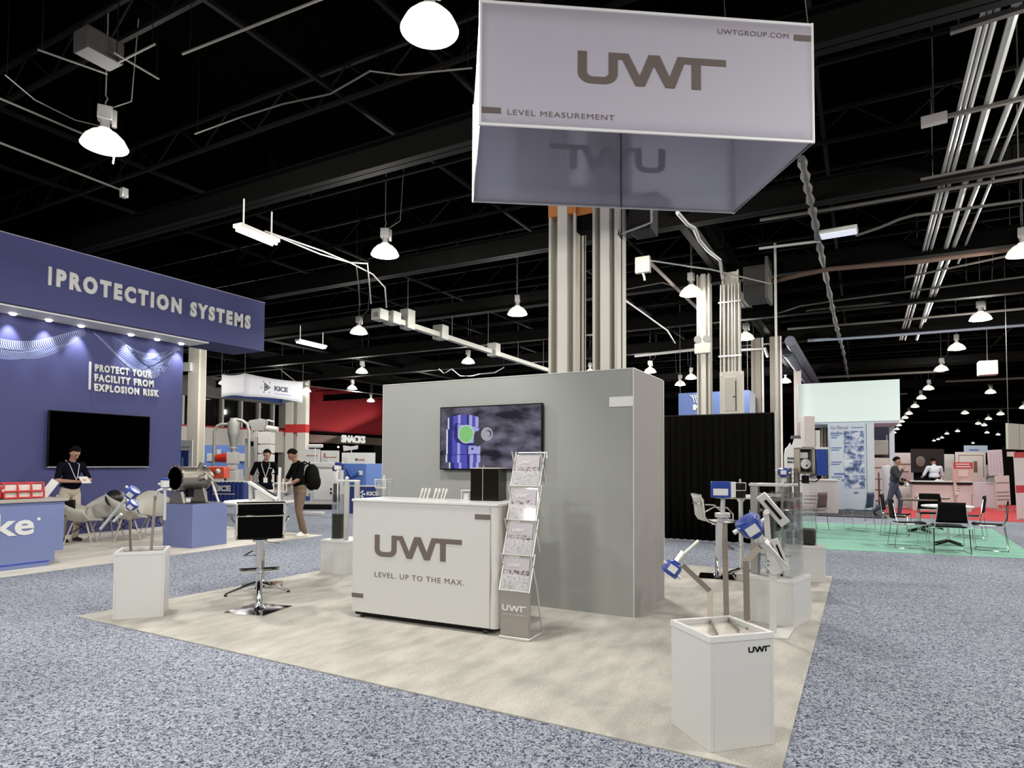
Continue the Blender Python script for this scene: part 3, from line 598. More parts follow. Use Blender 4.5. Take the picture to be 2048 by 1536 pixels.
c_d = scol('navy', (0.010, 0.012, 0.17)); c_m = scol('violet', (0.07, 0.07, 0.46)); c_l = scol('lilac', (0.36, 0.37, 0.72)); c_b = scol('blue', (0.03, 0.03, 0.30)); c_g = scol('green', (0.22, 0.56, 0.19)); c_k = scol('charcoal', (0.03, 0.035, 0.045)); c_s = scol('silver', (0.36, 0.36, 0.42)); c_w = scol('pale', (0.6, 0.64, 0.75))
pic = G(); PM = [c_d, c_m, c_l, c_b, c_g, c_k, c_s, c_w]
def pp(poly, mi, lay):
    pic.m = mi; pic.prism([(a*TW, bb*TH) for a, bb in poly], .0004, 'y', -.0585-lay*.0006)
def shaded(x0, x1, y0, y1, lay, arc=0.0):
    cs = [(0, .05, 7), (.05, .18, 0), (.18, .34, 1), (.34, .42, 2), (.42, .62, 1), (.62, .70, 0), (.70, .80, 2), (.80, .90, 1), (.90, 1, 2)]
    for a, bb, mi in cs:
        def yy(t): return arc*(1-(2*t-1)**2)
        pp([(x0+(x1-x0)*a, y0-yy(a)), (x0+(x1-x0)*bb, y0-yy(bb)), (x0+(x1-x0)*bb, y1+yy(bb)), (x0+(x1-x0)*a, y1+yy(a))], mi, lay)
shaded(.10, .405, .02, .12, 0); shaded(.065, .42, .12, .24, 1, .01); shaded(.07, .415, .245, .64, 2, .005); shaded(.085, .40, .64, .82, 3, .05)
pp([(.07, .235), (.42, .235), (.42, .245), (.07, .245)], 0, 4); pp([(.085, .635), (.41, .66), (.41, .67), (.085, .645)], 0, 4)
def circ(cx, cy, r, n=28): return [(cx+r*math.cos(2*PI*i/n), cy+r*math.sin(2*PI*i/n)*TW/TH) for i in range(n)]
pp([(.15, .70), (.17, .74), (.38, .66), (.42, .62), (.42, .36), (.28, .38), (.17, .44), (.15, .52)], 0, 4)
pp([(.19, .72), (.40, .66), (.42, .42), (.27, .42), (.19, .50)], 2, 5)
pp(circ(.277, .56, .080), 7, 6); pp(circ(.277, .56, .072), 4, 7)
pp([(.355, .54), (.37, .60), (.45, .62), (.47, .44), (.39, .36), (.355, .42)], 5, 8)
pp(circ(.485, .555, .058), 6, 9); pp(circ(.50, .56, .030), 5, 10); pp(circ(.492, .552, .026), 6, 11)
pp([(.30, .245), (.42, .26), (.42, .38), (.30, .38)], 2, 4); pp(circ(.34, .33, .011), 0, 5)
pic.obj('picture', PM, scn, smooth=0)
# ------------------------------------------------------------ reception counter
rc = thing('reception_counter', 'white wheeled reception counter with a big taupe three letter logo', 'counter', (-4.30, 4.708, 0.008), R(2.8))
grain = ramp_mat('pale_woodgrain', [(0.03, (0.30, 0.26, 0.22)), (0.14, (0.50, 0.48, 0.45)), (0.5, (0.60, 0.59, 0.565))], tex='wave', scale=(1, 1, 0.22), tscale=3.2, dist=5, detail=3, rough=0.4)
CW, CD = 1.49, 0.50
cor = []
for cx, cy, a0 in ((CW-.05+.07, .07, -90), (CW+.02, CD-.05, 0)):
    for k in range(6): cor.append((cx+.05*math.cos(R(a0+90*k/5)), cy-.02+.05*math.sin(R(a0+90*k/5))))
G().prism([(0, 0), (CW, 0), (CW, CD), (0, CD)], 1.045, 'z', .055).obj('body', white, rc, bevel=.004)
G().prism([(CW+.001, 0.002)]+cor+[(CW+.001, CD-.002)], 1.045, 'z', .055).obj('side_panel', grain, rc, bevel=.002)
G().box(-.012, -.008, 1.10, CW+.075, CD+.008, 1.122).obj('top', white_g, rc, bevel=.003)
G().box(.02, .03, .025, CW, CD-.03, .055).obj('plinth', black, rc, smooth=0)
for x in (.10, CW-.06):
    for yq in (.04, CD-.04):
        g = G(); g.cyl((x-.012, yq, .022), (x+.012, yq, .022), .022, n=14); cst = g.obj('caster', rubber, rc)
        G().cyl((x+.014, yq, .022), (x+.018, yq, .022), .013, n=10).obj('caster_cap', chrome, cst)
g = G(); uwt(g, .264, .595, .945, -.0035, .002); g.obj('logo', logo_grey, rc, smooth=0)
G().box(1.338, -.003, .984, CW, 0, 1.028).obj('bar_mark', logo_grey, rc, smooth=0); G().box(0, -.003, .190, .135, 0, .230).obj('bar_mark', logo_grey, rc, smooth=0)
text('LEVEL. UP TO THE MAX.', .07, logo_grey, rc, loc=(.268, -.001, .402), W=.965, H=.047, ext=.001, space=1.15)
G().box(CW-.006, -.0015, .06, CW-.002, 0, 1.10).obj('joint', mat('joint_grey', (.45, .44, .42), .5), rc, smooth=0)
CT = 1.131   # top of the counter
# things on the counter
for i in range(7):
    x, y, z = [(-3.855,5.175,1.131), (-3.827,5.194,1.131), (-3.745,5.141,1.131), (-3.692,5.175,1.131), (-3.664,5.194,1.131), (-3.631,5.216,1.131), (-3.557,5.16,1.131)][i]
    t = thing('white_pen', ['leftmost white pen leaning in the first row of pens on the counter', 'second white pen from the left in the row on the counter', 'third white pen, last before the gap in the row on the counter', 'first white pen after the gap in the row on the counter', 'second white pen after the gap in the row on the counter', 'second to last white pen towards the smoked box', 'rightmost white pen in the row on the counter'][i], 'pen', (x, y, z), R(28), 'white pens on the counter')
    G().tube([(0, 0, 0.0), (.012, .004, .04), (.018, .006, .06)], [.008, .008, .010], 8).obj('barrel', white_g, t)
    G().tube([(.018, .006, .06), (.03, .01, .098)], [.012, .013], 8).obj('cap', white_g, t)
bx = (-3.209,5.089,1.131)
t = thing('smoked_box', 'tall smoked acrylic box with dark contents at the right of the counter', 'box', (bx[0], bx[1], CT), R(12))
g = G(); g.box(0, 0, 0, .27, .006, .30); g.box(0, .26, 0, .27, .266, .30); g.box(0, 0, 0, .006, .266, .30); g.box(.264, 0, 0, .27, .266, .30); g.box(0, 0, 0, .27, .266, .008); g.obj('box', smoke, t, smooth=0)
g = G(); g.box(-.003, -.003, .298, .273, .010, .306); g.box(.262, .0, .298, .273, .269, .306); g.box(-.003, .258, .298, .273, .269, .306); g.box(-.003, 0, .298, .01, .269, .306); g.cyl((.12, -.004, 0), (.12, -.004, .30), .0025, n=6); g.obj('rim', mat('rim_pale', (.5, .48, .44), .3), t, smooth=0)
G().box(.01, .012, .01, .258, .25, .10).obj('contents', black, t, bevel=.01)
G().ball((.13, 0.0, .312), .010).obj('catch', chrome, t)
x, y, z = (-3.012,5.416,1.131)
t = thing('cup_stack', 'stack of small white paper cups beside the smoked box', 'cup', (x, y, CT))
for k, (z0, z1) in enumerate(((0, .062), (.062, .155))): G().lathe([(.024 if k == 0 else .036, z0+0), (.038 if k == 0 else .028, z1), (.0, z1)], 18).obj('cup', mat('paper_cup', (.50, .49, .46), .7), t)
x, y, z = (-3.327,5.108,1.131)
t = thing('card_holder', 'clear acrylic card holder with white cards left of the smoked box', 'holder', (x, y, CT), R(5))
g = G(); g.box(0, 0, 0, .09, .06, .006); g.box(0, .045, 0, .09, .05, .095); g.box(0, 0, 0, .006, .05, .09); g.box(.084, 0, 0, .09, .05, .09); g.obj('stand', mat('acrylic_white', (.85, .88, .86), .1, alpha=.55), t, smooth=0)
for k in range(2): G().box(.02, .012+k*.014, .006, .072, .016+k*.014, .062-k*.006).obj('card', white_g, t, smooth=0)
G().box(-.004, -.002, .086, .10, .052, .094).obj('rim', white_g, t, smooth=0)
def acry_box(name, label, loc, rz, s=1.0, dark=False, cat='box'):
    """open acrylic sample box: sloped front, white rim and a white scoop or device inside"""
    t = thing(name, label, cat, loc, rz)
    w, d, h = .11*s, .10*s, .15*s
    g = G(); g.box(0, 0, 0, w, d, .004); m_ = smoke if dark else glass
    for a, b_, c_, e in (((0, 0), (0, d), h*.6, h), ((w, 0), (w, d), h*.6, h)):
        g.add([(a[0], 0, 0), (a[0], d, 0), (a[0], d, h), (a[0], -.02*s, h)], [(0, 1, 2, 3)])
    g.add([(0, 0, 0), (w, 0, 0), (w, -.02*s, h), (0, -.02*s, h)], [(0, 1, 2, 3)]); g.add([(0, d, 0), (w, d, 0), (w, d, h), (0, d, h)], [(0, 1, 2, 3)])
    g.obj('shell', m_, t, smooth=0, fix=False)
    g = G(); r_ = .004*s; g.tube([(0, -.02*s, h), (w, -.02*s, h), (w, d, h), (0, d, h)], r_, 6, closed=True)
    g.tube([(0, -.01*s, h*.5), (w, -.01*s, h*.5)], r_, 6); g.tube([(0, -.02*s, h), (0, -.01*s, h*.5)], r_, 6); g.tube([(w, -.02*s, h), (w, -.01*s, h*.5)], r_, 6)
    g.obj('rim', white_g, t)
    G().tube([(w*.55, d*.4, .01), (w*.55, d*.35, h*.6), (w*.6, d*.3, h*1.25)], [.010*s, .014*s, .008*s], 8).obj('scoop', white_g, t)
    return t
x, y, z = (-4.466,5.232,1.131)
acry_box('sample_box', 'clear acrylic sample box with a white scoop at the left end of the counter', (x, y, CT), R(6), 1.15)
# ------------------------------------------------------------ brochure stand
bs = thing('brochure_stand', 'folding aluminium brochure stand with four clear pockets beside the counter', 'stand', (-2.70, 4.765, 0.008), R(1.5))
BW = .265
G().box(-.01, -.012, 0, BW+.01, .30, .025).obj('base_plate', alu, bs, bevel=.005)
G().box(0, .0, .025, BW, .045, .405).obj('front_panel', mat('taupe_panel', (.27, .25, .23), .5), bs, bevel=.004)
g = G(); uwt(g, .018, .235, .225, -.003, .002); g.obj('logo', white_g, bs, smooth=0)
text('LEVEL. UP TO THE MAX.', .02, white_g, bs, loc=(.03, -.002, .200), W=.20, H=.010, ext=.001)
bro = ramp_mat('brochure_print', [(0.40, (.08, .06, .07)), (.47, (.34, .30, .33)), (.58, (.50, .46, .50)), (.66, (.20, .17, .19))], tscale=22, dist=2.5, detail=3, rough=.3)
bro2 = mat('brochure_cover', (.40, .375, .41), .4)
for k in range(4):
    z0 = .405+k*.29; yb = .02+k*.066; pk = G()
    yb2 = yb+.055
    pk.add([(0, yb, z0), (BW, yb, z0), (BW, yb2, z0+.275), (0, yb2, z0+.275)], [(0, 1, 2, 3)]); pk.add([(0, yb-.03, z0), (BW, yb-.03, z0), (BW, yb, z0+.13), (0, yb, z0+.13)], [(0, 1, 2, 3)])
    p_ = pk.obj('pocket', mat('clear_pocket', (.8, .82, .82), .06, alpha=.22), bs, smooth=0, solid=.003, fix=False)
    bw0, bw1 = .02, BW-.02
    def P_(x, t): return (x, yb-.012+.055*t, z0+.012+.25*t)
    g = G(); g.m = 0; g.add([P_(bw0, 0), P_(bw1, 0), P_(bw1, .62), P_(bw0, .62)], [(0, 1, 2, 3)]); g.m = 1; g.add([P_(bw0, .62), P_(bw1, .62), P_(bw1, 1.0), P_(bw0, 1.0)], [(0, 1, 2, 3)])
    br = g.obj('brochure', [bro, bro2], None, smooth=0, solid=.006, fix=False)
    br.matrix_world = Matrix.Translation(bs.location) @ Matrix.Rotation(R(1.5), 4, 'Z')
    tag(br, ['brochure stack in the lowest clear pocket of the stand', 'brochure stack in the second pocket from the bottom of the stand', 'brochure stack in the third pocket from the bottom of the stand', 'brochure stack in the topmost pocket of the stand'][k], 'brochure', 'brochures in the folding stand')
    lg = G(); lg.M = Matrix.Rotation(R(-12.4), 4, 'X'); uwt(lg, .055, 0, .12, 0, .001); lo = lg.obj('logo', white_g, br, smooth=0); lo.location = (0, yb-.012+.055*.72-.006, z0+.012+.25*.72)
    g = G(); g.tube([(-.008, yb-.02, z0), (BW+.008, yb-.02, z0)], .007, 6); g.obj('crossbar', alu, bs)
    for x in (-.008, BW+.008):
        g = G(); g.tube([(x, yb-.03, z0-.005), (x, yb+.085, z0+.30)], .006, 6); g.tube([(x, yb+.12, z0+.02), (x, yb+.0, z0+.30)], .006, 6)
        g.obj('side_arm', alu, bs)
g = G()
g.tube([(-.008, .26, .02), (-.008, .14, .42)], .007, 6); g.tube([(BW+.008, .26, .02), (BW+.008, .14, .42)], .007, 6); g.obj('rear_arm', alu, bs)
g = G(); g.tube([(-.008, .34, 1.52), (-.008, .345, 1.565), (BW+.008, .345, 1.565), (BW+.008, .34, 1.52)], .008, 6); g.obj('top_bar', alu, bs)
# ------------------------------------------------------------ pedestals
def pedestal(label, loc, rz, w, d, h, open_top=True, group='white display pedestals'):
    t = thing('display_pedestal', label, 'pedestal', loc, rz, group)
    g = G()
    if open_top:
        g.box(-w/2, -d/2, 0, -w/2+.02, d/2, h); g.box(w/2-.02, -d/2, 0, w/2, d/2, h); g.box(-w/2+.02, -d/2, 0, w/2-.02, -d/2+.02, h); g.box(-w/2+.02, d/2-.02, 0, w/2-.02, d/2, h); g.box(-w/2+.02, -d/2+.02, h-.06, w/2-.02, d/2-.02, h-.045)
    else: g.box(-w/2, -d/2, 0, w/2, d/2, h)
    g.obj('body', white, t, bevel=.002)
    g = G(); r = .012
    g.box(-w/2-.003, -d/2-.003, h-.03, w/2+.003, -d/2, h); g.box(-w/2-.003, d/2, h-.03, w/2+.003, d/2+.003, h); g.box(-w/2-.003, -d/2, h-.03, -w/2, d/2, h); g.box(w/2, -d/2, h-.03, w/2+.003, d/2, h)
    g.obj('rim', white_g, t, smooth=0)
    return t
pf = pedestal('nearest white display pedestal, at lower right, with a small black logo', (-.695, 3.685, 0.008), R(45), .385, .385, .585)
g = G(); uwt(g, .035, .488, .135, -.385/2-.0015, .001); g.obj('logo', black, pf, smooth=0)
pa = pedestal('white display pedestal at the left corner of the beige carpet', (-6.13, 3.79, 0.008), R(50), .42, .38, .625)
pg = pedestal('white display pedestal behind the left end of the counter', (-6.17, 6.60, 0.008), R(4), .44, .44, .44, False)
p2 = pedestal('white display pedestal carrying a glass tank, second from the lower right', (-.72, 6.62, 0.008), R(-14), .46, .46, .425, False)
p3 = pedestal('white display pedestal furthest back along the right carpet edge', (-.70, 9.12, 0.008), R(18), .46, .44, .45, False)
for t_, w_, d_ in ((pf, .33, .33), (pa, .36, .32)):
    G().box(-w_/2, -d_/2, -.01, w_/2, d_/2, 0).obj('tray', mat('tray_steel', (.55, .52, .48), .3, .5) if t_ is pf else mat('tray_dark', (.16, .13, .12), .4, .5), t_, smooth=0).location = (0, 0, .585-.030 if t_ is pf else .625-.030)
# ------------------------------------------------------------ instruments
def frame_on(c, axis, face):
    """matrix whose z is the axis and whose -y looks towards face"""
    z = Vector(axis).normalized(); f = Vector(face); y = -(f-z*f.dot(z)).normalized(); x = y.cross(z)
    M = Matrix((x, y, z)).transposed().to_4x4(); M.translation = Vector(c); return M
def head(parent, c, axis, face, s, style=0, m=None):
    m = m or blue; M = frame_on(c, axis, face)
    g = G(); g.M = M
    pr = [(.0, -.75), (.38, -.75), (.42, -.62), (.62, -.5), (.72, -.3), (.72, .1), (.80, .12), (.80, .34), (.74, .36), (.70, .55), (.0, .58)]
    g.lathe([(a*s, b*s) for a, b in pr], 8 if style == 0 else 20)
    o = g.obj('housing', m, parent, smooth=20, bevel=.0015)
    g = G(); g.M = M; g.box(-.42*s, -.80*s, -.38*s, .42*s, -.66*s, .30*s); g.obj('face_block', m, parent, bevel=.002)
    g = G(); g.M = M; g.box(-.36*s, -.83*s, -.32*s, .36*s, -.80*s, .24*s); g.obj('name_plate', label_w, o, smooth=0)
    g = G(); g.M = M; g.cyl((-.6*s, -.1*s, .2*s), (-1.02*s, -.1*s, .2*s), .14*s, n=10); g.cyl((.60*s, -.1*s, -.1*s), (.92*s, -.1*s, -.1*s), .12*s, n=10); g.obj('cable_gland', white_g, o)
    g = G(); g.M = M; g.cyl((0, 0, -.75*s), (0, 0, -1.0*s), .34*s, n=6); g.cyl((0, 0, -1.0*s), (0, 0, -1.12*s), .26*s, n=16); g.obj('process_fitting', alu, parent)
    return M
camv = Vector((0, 0, 1.48))
def toward(c): return (camv-Vector(c))*Vector((1, 1, .3))
strip_m = mat('steel_strip', (.26, .22, .18), .45, .6)
def bars(parent, pts, w=.03, name='bracket_strip'):
    g = G()
    for a, b_ in zip(pts, pts[1:]): g.bar(a, b_, w, .006, up=toward(a))
    return g.obj(name, strip_m, parent, smooth=0)
"""instruments on the nearest pedestal"""
t = thing('level_sensor', 'blue level sensor tilted up left with a round silver probe, on the nearest pedestal', 'sensor', (0, 0, 0), 0, 'level sensors on the nearest pedestal')
bars(t, [(-0.688,3.564,0.57), (-0.789,3.87,0.57), (-0.802,3.94,0.727), (-0.95,3.886,0.876)])
c_ = (-1.013,3.884,0.848); e_ = (-0.97,3.905,0.914); ax = Vector(c_)-Vector(e_)
head(t, c_, ax, toward(c_), .072)
G().cyl((-0.975,3.902,0.905), (-0.946,3.917,0.947), .024, n=16).obj('clamp', alu, t)
G().cyl((-0.959,3.91,0.926), (-0.874,3.972,1.015), .0115, n=14).obj('probe', mat('probe_pale', (.55, .56, .50), .3, .5), t)
t = thing('level_sensor', 'rotary level sensor with a square blue box on an upright rod, nearest pedestal', 'sensor', (0, 0, 0), 0, 'level sensors on the nearest pedestal')
bars(t, [(-0.6,3.696,0.57), (-0.716,3.981,0.57), (-0.73,4.019,1.13)], .032)
g = G(); g.cyl((-0.74,4.012,1.163), (-0.74,4.011,1.187), .045, n=20); g.cyl((-0.74,4.011,1.187), (-0.736,4.009,1.277), .014, n=12); g.cyl((-0.741,4.013,1.139), (-0.74,4.012,1.166), .032, n=6); g.obj('rod', alu, t)
p_ = (-0.76,4.006,1.054); g = G(); g.bar((-0.754,4.005,1.145), (-0.765,4.009,0.919), .034, .010, up=toward(p_)); g.bar((-0.765,4.009,0.919), (-0.758,4.017,0.814), .012, .010, up=toward(p_)); g.obj('vibrating_blade', alu, t, smooth=0)
c_ = (-0.741,4.005,1.328); M_ = frame_on(c_, (0, 0, 1), toward(c_))
g = G(); g.M = M_; g.box(-.065, -.04, -.048, .050, .05, .048); g.obj('housing', blue, t, bevel=.005)
g = G(); g.M = M_ ; g.box(.050, -.035, -.044, .078, .045, .046); g.box(-.050, -.042, -.034, .035, -.040, .006); g.obj('name_plate', label_w, t, bevel=.002)
t = thing('level_sensor', 'large blue level sensor tilted right with a long pointed probe, nearest pedestal', 'sensor', (0, 0, 0), 0, 'level sensors on the nearest pedestal')
bars(t, [(-0.566,3.801,0.57), (-0.583,3.865,0.599), (-0.584,3.851,0.933), (-0.508,3.892,1.018)], .034)
dd = (-0.561,3.855,1.131); ax = Vector((-0.561,3.855,1.131))-Vector((-0.495,3.895,1.029))
head(t, dd, ax, toward(dd), .094)
g = G(); g.tube([(-0.517,3.882,1.06), (-0.488,3.899,1.024), (-0.444,3.925,0.976), (-0.377,3.964,0.903)], [.030, .023, .015, .005], 14); g.cyl((-0.502,3.89,1.044), (-0.485,3.901,1.024), .032, n=6); g.obj('probe', alu, t)
"""instruments on the left pedestal"""
t = thing('level_sensor', 'pair of blue round heads with a long silver probe on the left pedestal', 'sensor', (0, 0, 0), 0, 'level sensors on the left pedestal')
bars(t, [(-6.086,3.646,0.6), (-6.201,3.696,0.916), (-6.212,3.685,1.022)], .040)
for px, sgn in (((267,983), 1), ((262,1013), 1)): pass
c_ = (-6.18,3.696,1.181); ax = Vector(c_)-Vector((-6.257,3.657,1.094)); head(t, c_, ax, toward(c_), .080, 1)
c_ = (-6.062,3.629,1.069); ax = Vector(c_)-Vector((-6.151,3.584,0.974)); head(t, c_, ax, toward(c_), .066, 1)
g = G(); g.cyl((-6.205,3.645,1.111), (-6.49,3.584,0.824), .014, n=14); g.obj('probe', mat('probe_white', (.62, .62, .60), .25, .3), t)
G().cyl((-6.151,3.584,0.983), (-6.218,3.55,0.912), .013, n=14).obj('probe', MATS['probe_white'], t)
t = thing('level_sensor', 'small white and blue sensor on a cranked steel arm, left pedestal', 'sensor', (0, 0, 0), 0, 'level sensors on the left pedestal')
bars(t, [(-6.022,3.801,0.6), (-6.037,3.836,1.107), (-6.032,3.837,1.155)], .026)
g = G(); g.tube([(-6.032,3.837,1.146), (-6.006,3.849,1.199), (-5.967,3.87,1.214), (-5.899,3.907,1.209)], .013, 8); g.obj('arm', alu, t)
g = G(); g.cyl((-5.958,3.887,0.913), (-5.95,3.879,1.224), .014, n=12); g.obj('probe', MATS['probe_white'], t)
g = G(); g.cyl((-5.95,3.878,1.233), (-5.949,3.876,1.301), .038, n=18); g.cyl((-5.983,3.859,1.262), (-6.005,3.847,1.262), .012, n=8); g.obj('housing', label_w, t)
G().cyl((-5.949,3.876,1.301), (-5.948,3.876,1.316), .040, n=18).obj('lid', blue, t)
"""tubes on the pedestal behind the counter"""
gran = mat('dark_granules', (.025, .024, .018), .5, bump=1.0, bscale=90)
t = thing('sample_cylinder', 'clear cylinder half full of dark granules on the pedestal behind the counter', 'cylinder', (-6.22, 6.52, .45))
G().lathe([(.083, 0), (.083, .60), (.078, .60), (.078, 0.004)], 28).obj('tube', glass, t)
G().lathe([(0, .003), (.077, .003), (.077, .335), (.04, .35), (0, .345)], 24).obj('granules', gran, t)
G().lathe([(.0, 0), (.090, 0), (.090, .012), (0, .012)], 28).obj('base_ring', mat('acrylic_white', (.85, .88, .86), .1), t)
t = thing('probe_frame', 'grey upright probe profile with a white top bar beside the granule cylinder', 'frame', (-6.05, 6.50, .448), R(8))
G().box(-.035, -.02, 0, .035, .02, .80).obj('post', mat('probe_grey', (.40, .39, .365), .5), t, bevel=.012)
G().ball((0, 0, .82), .025).obj('knob', white_g, t)
G().box(-.16, -.015, .775, .20, .015, .80).obj('top_bar', white_g, t, bevel=.003)
G().box(.125, -.02, .42, .195, .02, .775).obj('side_profile', MATS['probe_grey'], t, bevel=.01)
G().cyl((-.145, 0, .0), (-.145, 0, .775), .010, n=8).obj('rod', white_g, t)
t = thing('sample_sensor', 'dark and white sensor hanging from the white top bar behind the counter', 'sensor', (-6.23, 6.50, .448+.8), R(8))
G().tube([(.0, 0, .0), (0, 0, .08), (.01, 0, .12)], [.018, .025, .018], 10).obj('stem', white_g, t)
G().box(-.03, -.03, .13, .05, .03, .19).obj('housing', label_w, t, bevel=.008); G().box(-.02, -.03, .19, .06, .03, .235).obj('lid', mat('navy', (.02, .03, .16), .4), t, bevel=.008); G().cyl((-.03, 0, .15), (-.06, 0, .15), .022, n=10).obj('gland', black, t)
G().box(-.04, -.03, -.30, .03, .03, -.05).obj('body', mat('dark_unit', (.04, .035, .03), .5), t, bevel=.01)
# second pedestal: tank, posts, top instrument
t = thing('glass_tank', 'tall clear tank in a silver frame on the second pedestal', 'tank', (-.74, 6.66, .433), R(-14))
g = G(); 
for x0, y0, x1, y1 in ((-.10, -.19, .20, -.185), (-.10, .17, .20, .175), (.195, -.185, .20, .17)): g.box(x0, y0, 0.0, x1, y1, .78)
g.obj('glass_wall', glass, t, smooth=0)
G().box(-.18, -.15, 0, -.11, -.09, .87).obj('post', mat('post_alu', (.42, .41, .39), .35, .7), t, bevel=.004)
G().box(-.19, -.16, .84, .18, .12, .865).obj('top_frame', alu, t, bevel=.003)
G().box(.10, -.12, .0, .115, -.10, .84).obj('post', MATS['post_alu'], t, smooth=0)
G().cyl((-.04, .0, .0), (-.04, .0, .70), .045, n=16).obj('inner_tube', mat('tube_greenish', (.25, .34, .30), .15, alpha=.6), t)
G().ball((.10, -.11, .012), .016).obj('knob', black, t)
g = G(); g.cyl((-.02, -.12, .30), (-.02, -.12, .72), .052, n=18); g.obj('motor', mat('motor_dark', (.10, .09, .085), .4, .4), t)
t = thing('level_sensor', 'blue instrument standing on top of the clear tank frame', 'sensor', (0, 0, 0))
c_ = (-0.663,6.685,1.408); head(t, c_, (0, 0, 1), toward(c_), .072)
G().cyl((-0.664,6.688,1.312), (-0.664,6.687,1.346), .03, n=12).obj('flange', alu, t)
t = thing('fork_stand', 'white floor stand with a hexagonal plate and slotted silver probes', 'stand', (0, 0, 0))
G().prism([(-0.725,6.173), (-0.55,6.372), (-0.565,5.912), (-0.723,5.876)], .012, 'z', .008).obj('foot', white, t, bevel=.002)
p_ = (-0.68,5.946,0.32)
G().bar((-0.688,5.954,0.037), (-0.68,5.935,0.577), .06, .03, up=toward(p_)).obj('post', white, t, bevel=.004)
c_ = (-0.673,5.907,0.632); M_ = frame_on(c_, (0, 0, 1), toward(c_)); g = G(); g.M = M_
g.prism([(-.065, -.02), (-.045, .055), (.05, .085), (.115, .03), (.10, -.045), (.0, -.095)], .012, 'y', -.01); g.obj('hex_plate', white, t, bevel=.002)
for dz in (-.01, .025): G().cyl(Vector(c_)+Vector((-.04, -.02, dz)), Vector(c_)+Vector((-.04, -.028, dz)), .008, n=8).obj('bolt', mat('bolt', (.1, .1, .1), .4), t)
def slotbar(a, b_, w, nm='probe_bar'):
    a = Vector(a); b_ = Vector(b_); g = G(); g.bar(a, b_, w, .03, up=toward(a)); g.obj(nm, mat('bar_pale', (.60, .59, .56), .35, .3), t, bevel=.003)
    f = toward(a).normalized()*.018; g = G(); g.bar(a.lerp(b_, .18)+f, a.lerp(b_, .82)+f, w*.28, .006, up=toward(a)); g.obj('slot', black, t, smooth=0)
slotbar((-0.759,5.815,1.22), (-0.576,5.925,0.975), .085)
slotbar((-0.658,5.835,0.852), (-0.566,5.897,0.592), .055)
G().bar((-0.726,5.889,1.073), (-0.699,5.925,0.576), .05, .02, up=toward(p_)).obj('arm', alu, t, bevel=.006)
G().cyl((-0.72,5.872,1.074), (-0.712,5.807,1.079), .024, n=14).obj('pivot', alu, t)
# third pedestal
t = thing('granule_tank', 'clear cylinder with dark granules and steel tubes on the furthest pedestal', 'tank', (-.72, 9.12, .458))
G().box(-.16, -.16, 0, .20, .16, .95).obj('shell', glass, t, smooth=0)
g = G(); g.box(-.02, -.12, 0.003, .19, .12, .20); g.obj('granules', gran, t, bevel=.02)
for x, r in ((-.13, .05), (-.02, .035)): G().cyl((x, -.05, 0), (x, -.05, .98), r, n=16).obj('steel_tube', mat('tube_taupe', (.26, .235, .20), .3, .7), t)
t = thing('cable_sensor', 'open grey box with a white reel beside a blue housing, over the furthest pedestal', 'sensor', (-0.607,9.146,1.359), R(25))
g = G(); g.box(-.15, -.09, 0, .03, .09, .02); g.box(-.15, -.09, .32, .03, .09, .34); g.box(-.15, -.09, 0, -.135, .09, .34); g.box(.015, -.09, 0, .05, .09, .34); g.box(-.15, .075, 0, .03, .09, .34); g.obj('case', mat('case_taupe', (.24, .22, .17), .5), t, smooth=0)
G().cyl((-.05, -.05, .13), (-.05, .02, .13), .065, n=20).obj('reel', white, t); G().cyl((-.04, -.055, .11), (-.04, -.05, .11), .012, n=8).obj('hub', black, t)
G().box(-.12, -.03, .20, -.01, .04, .28).obj('motor', label_w, t, bevel=.01)
G().box(.06, -.10, -.02, .20, .10, .33).obj('housing', blue, t, bevel=.012); G().box(.05, -.1, .32, .21, .1, .345).obj('rim', label_w, t, smooth=0)
G().cyl((-.04, 0, -.02), (-.04, 0, -.12), .045, n=14).obj('neck', black, t)
G().tube([(-.04, 0, -.09), (-.15, -.02, -.09), (-.24, -.02, -.15)], .008, 6).obj('cable', black, t); G().tube([(-.04, 0, -.09), (.08, -.02, -.10), (.16, -.02, -.03)], .008, 6).obj('cable', black, t)
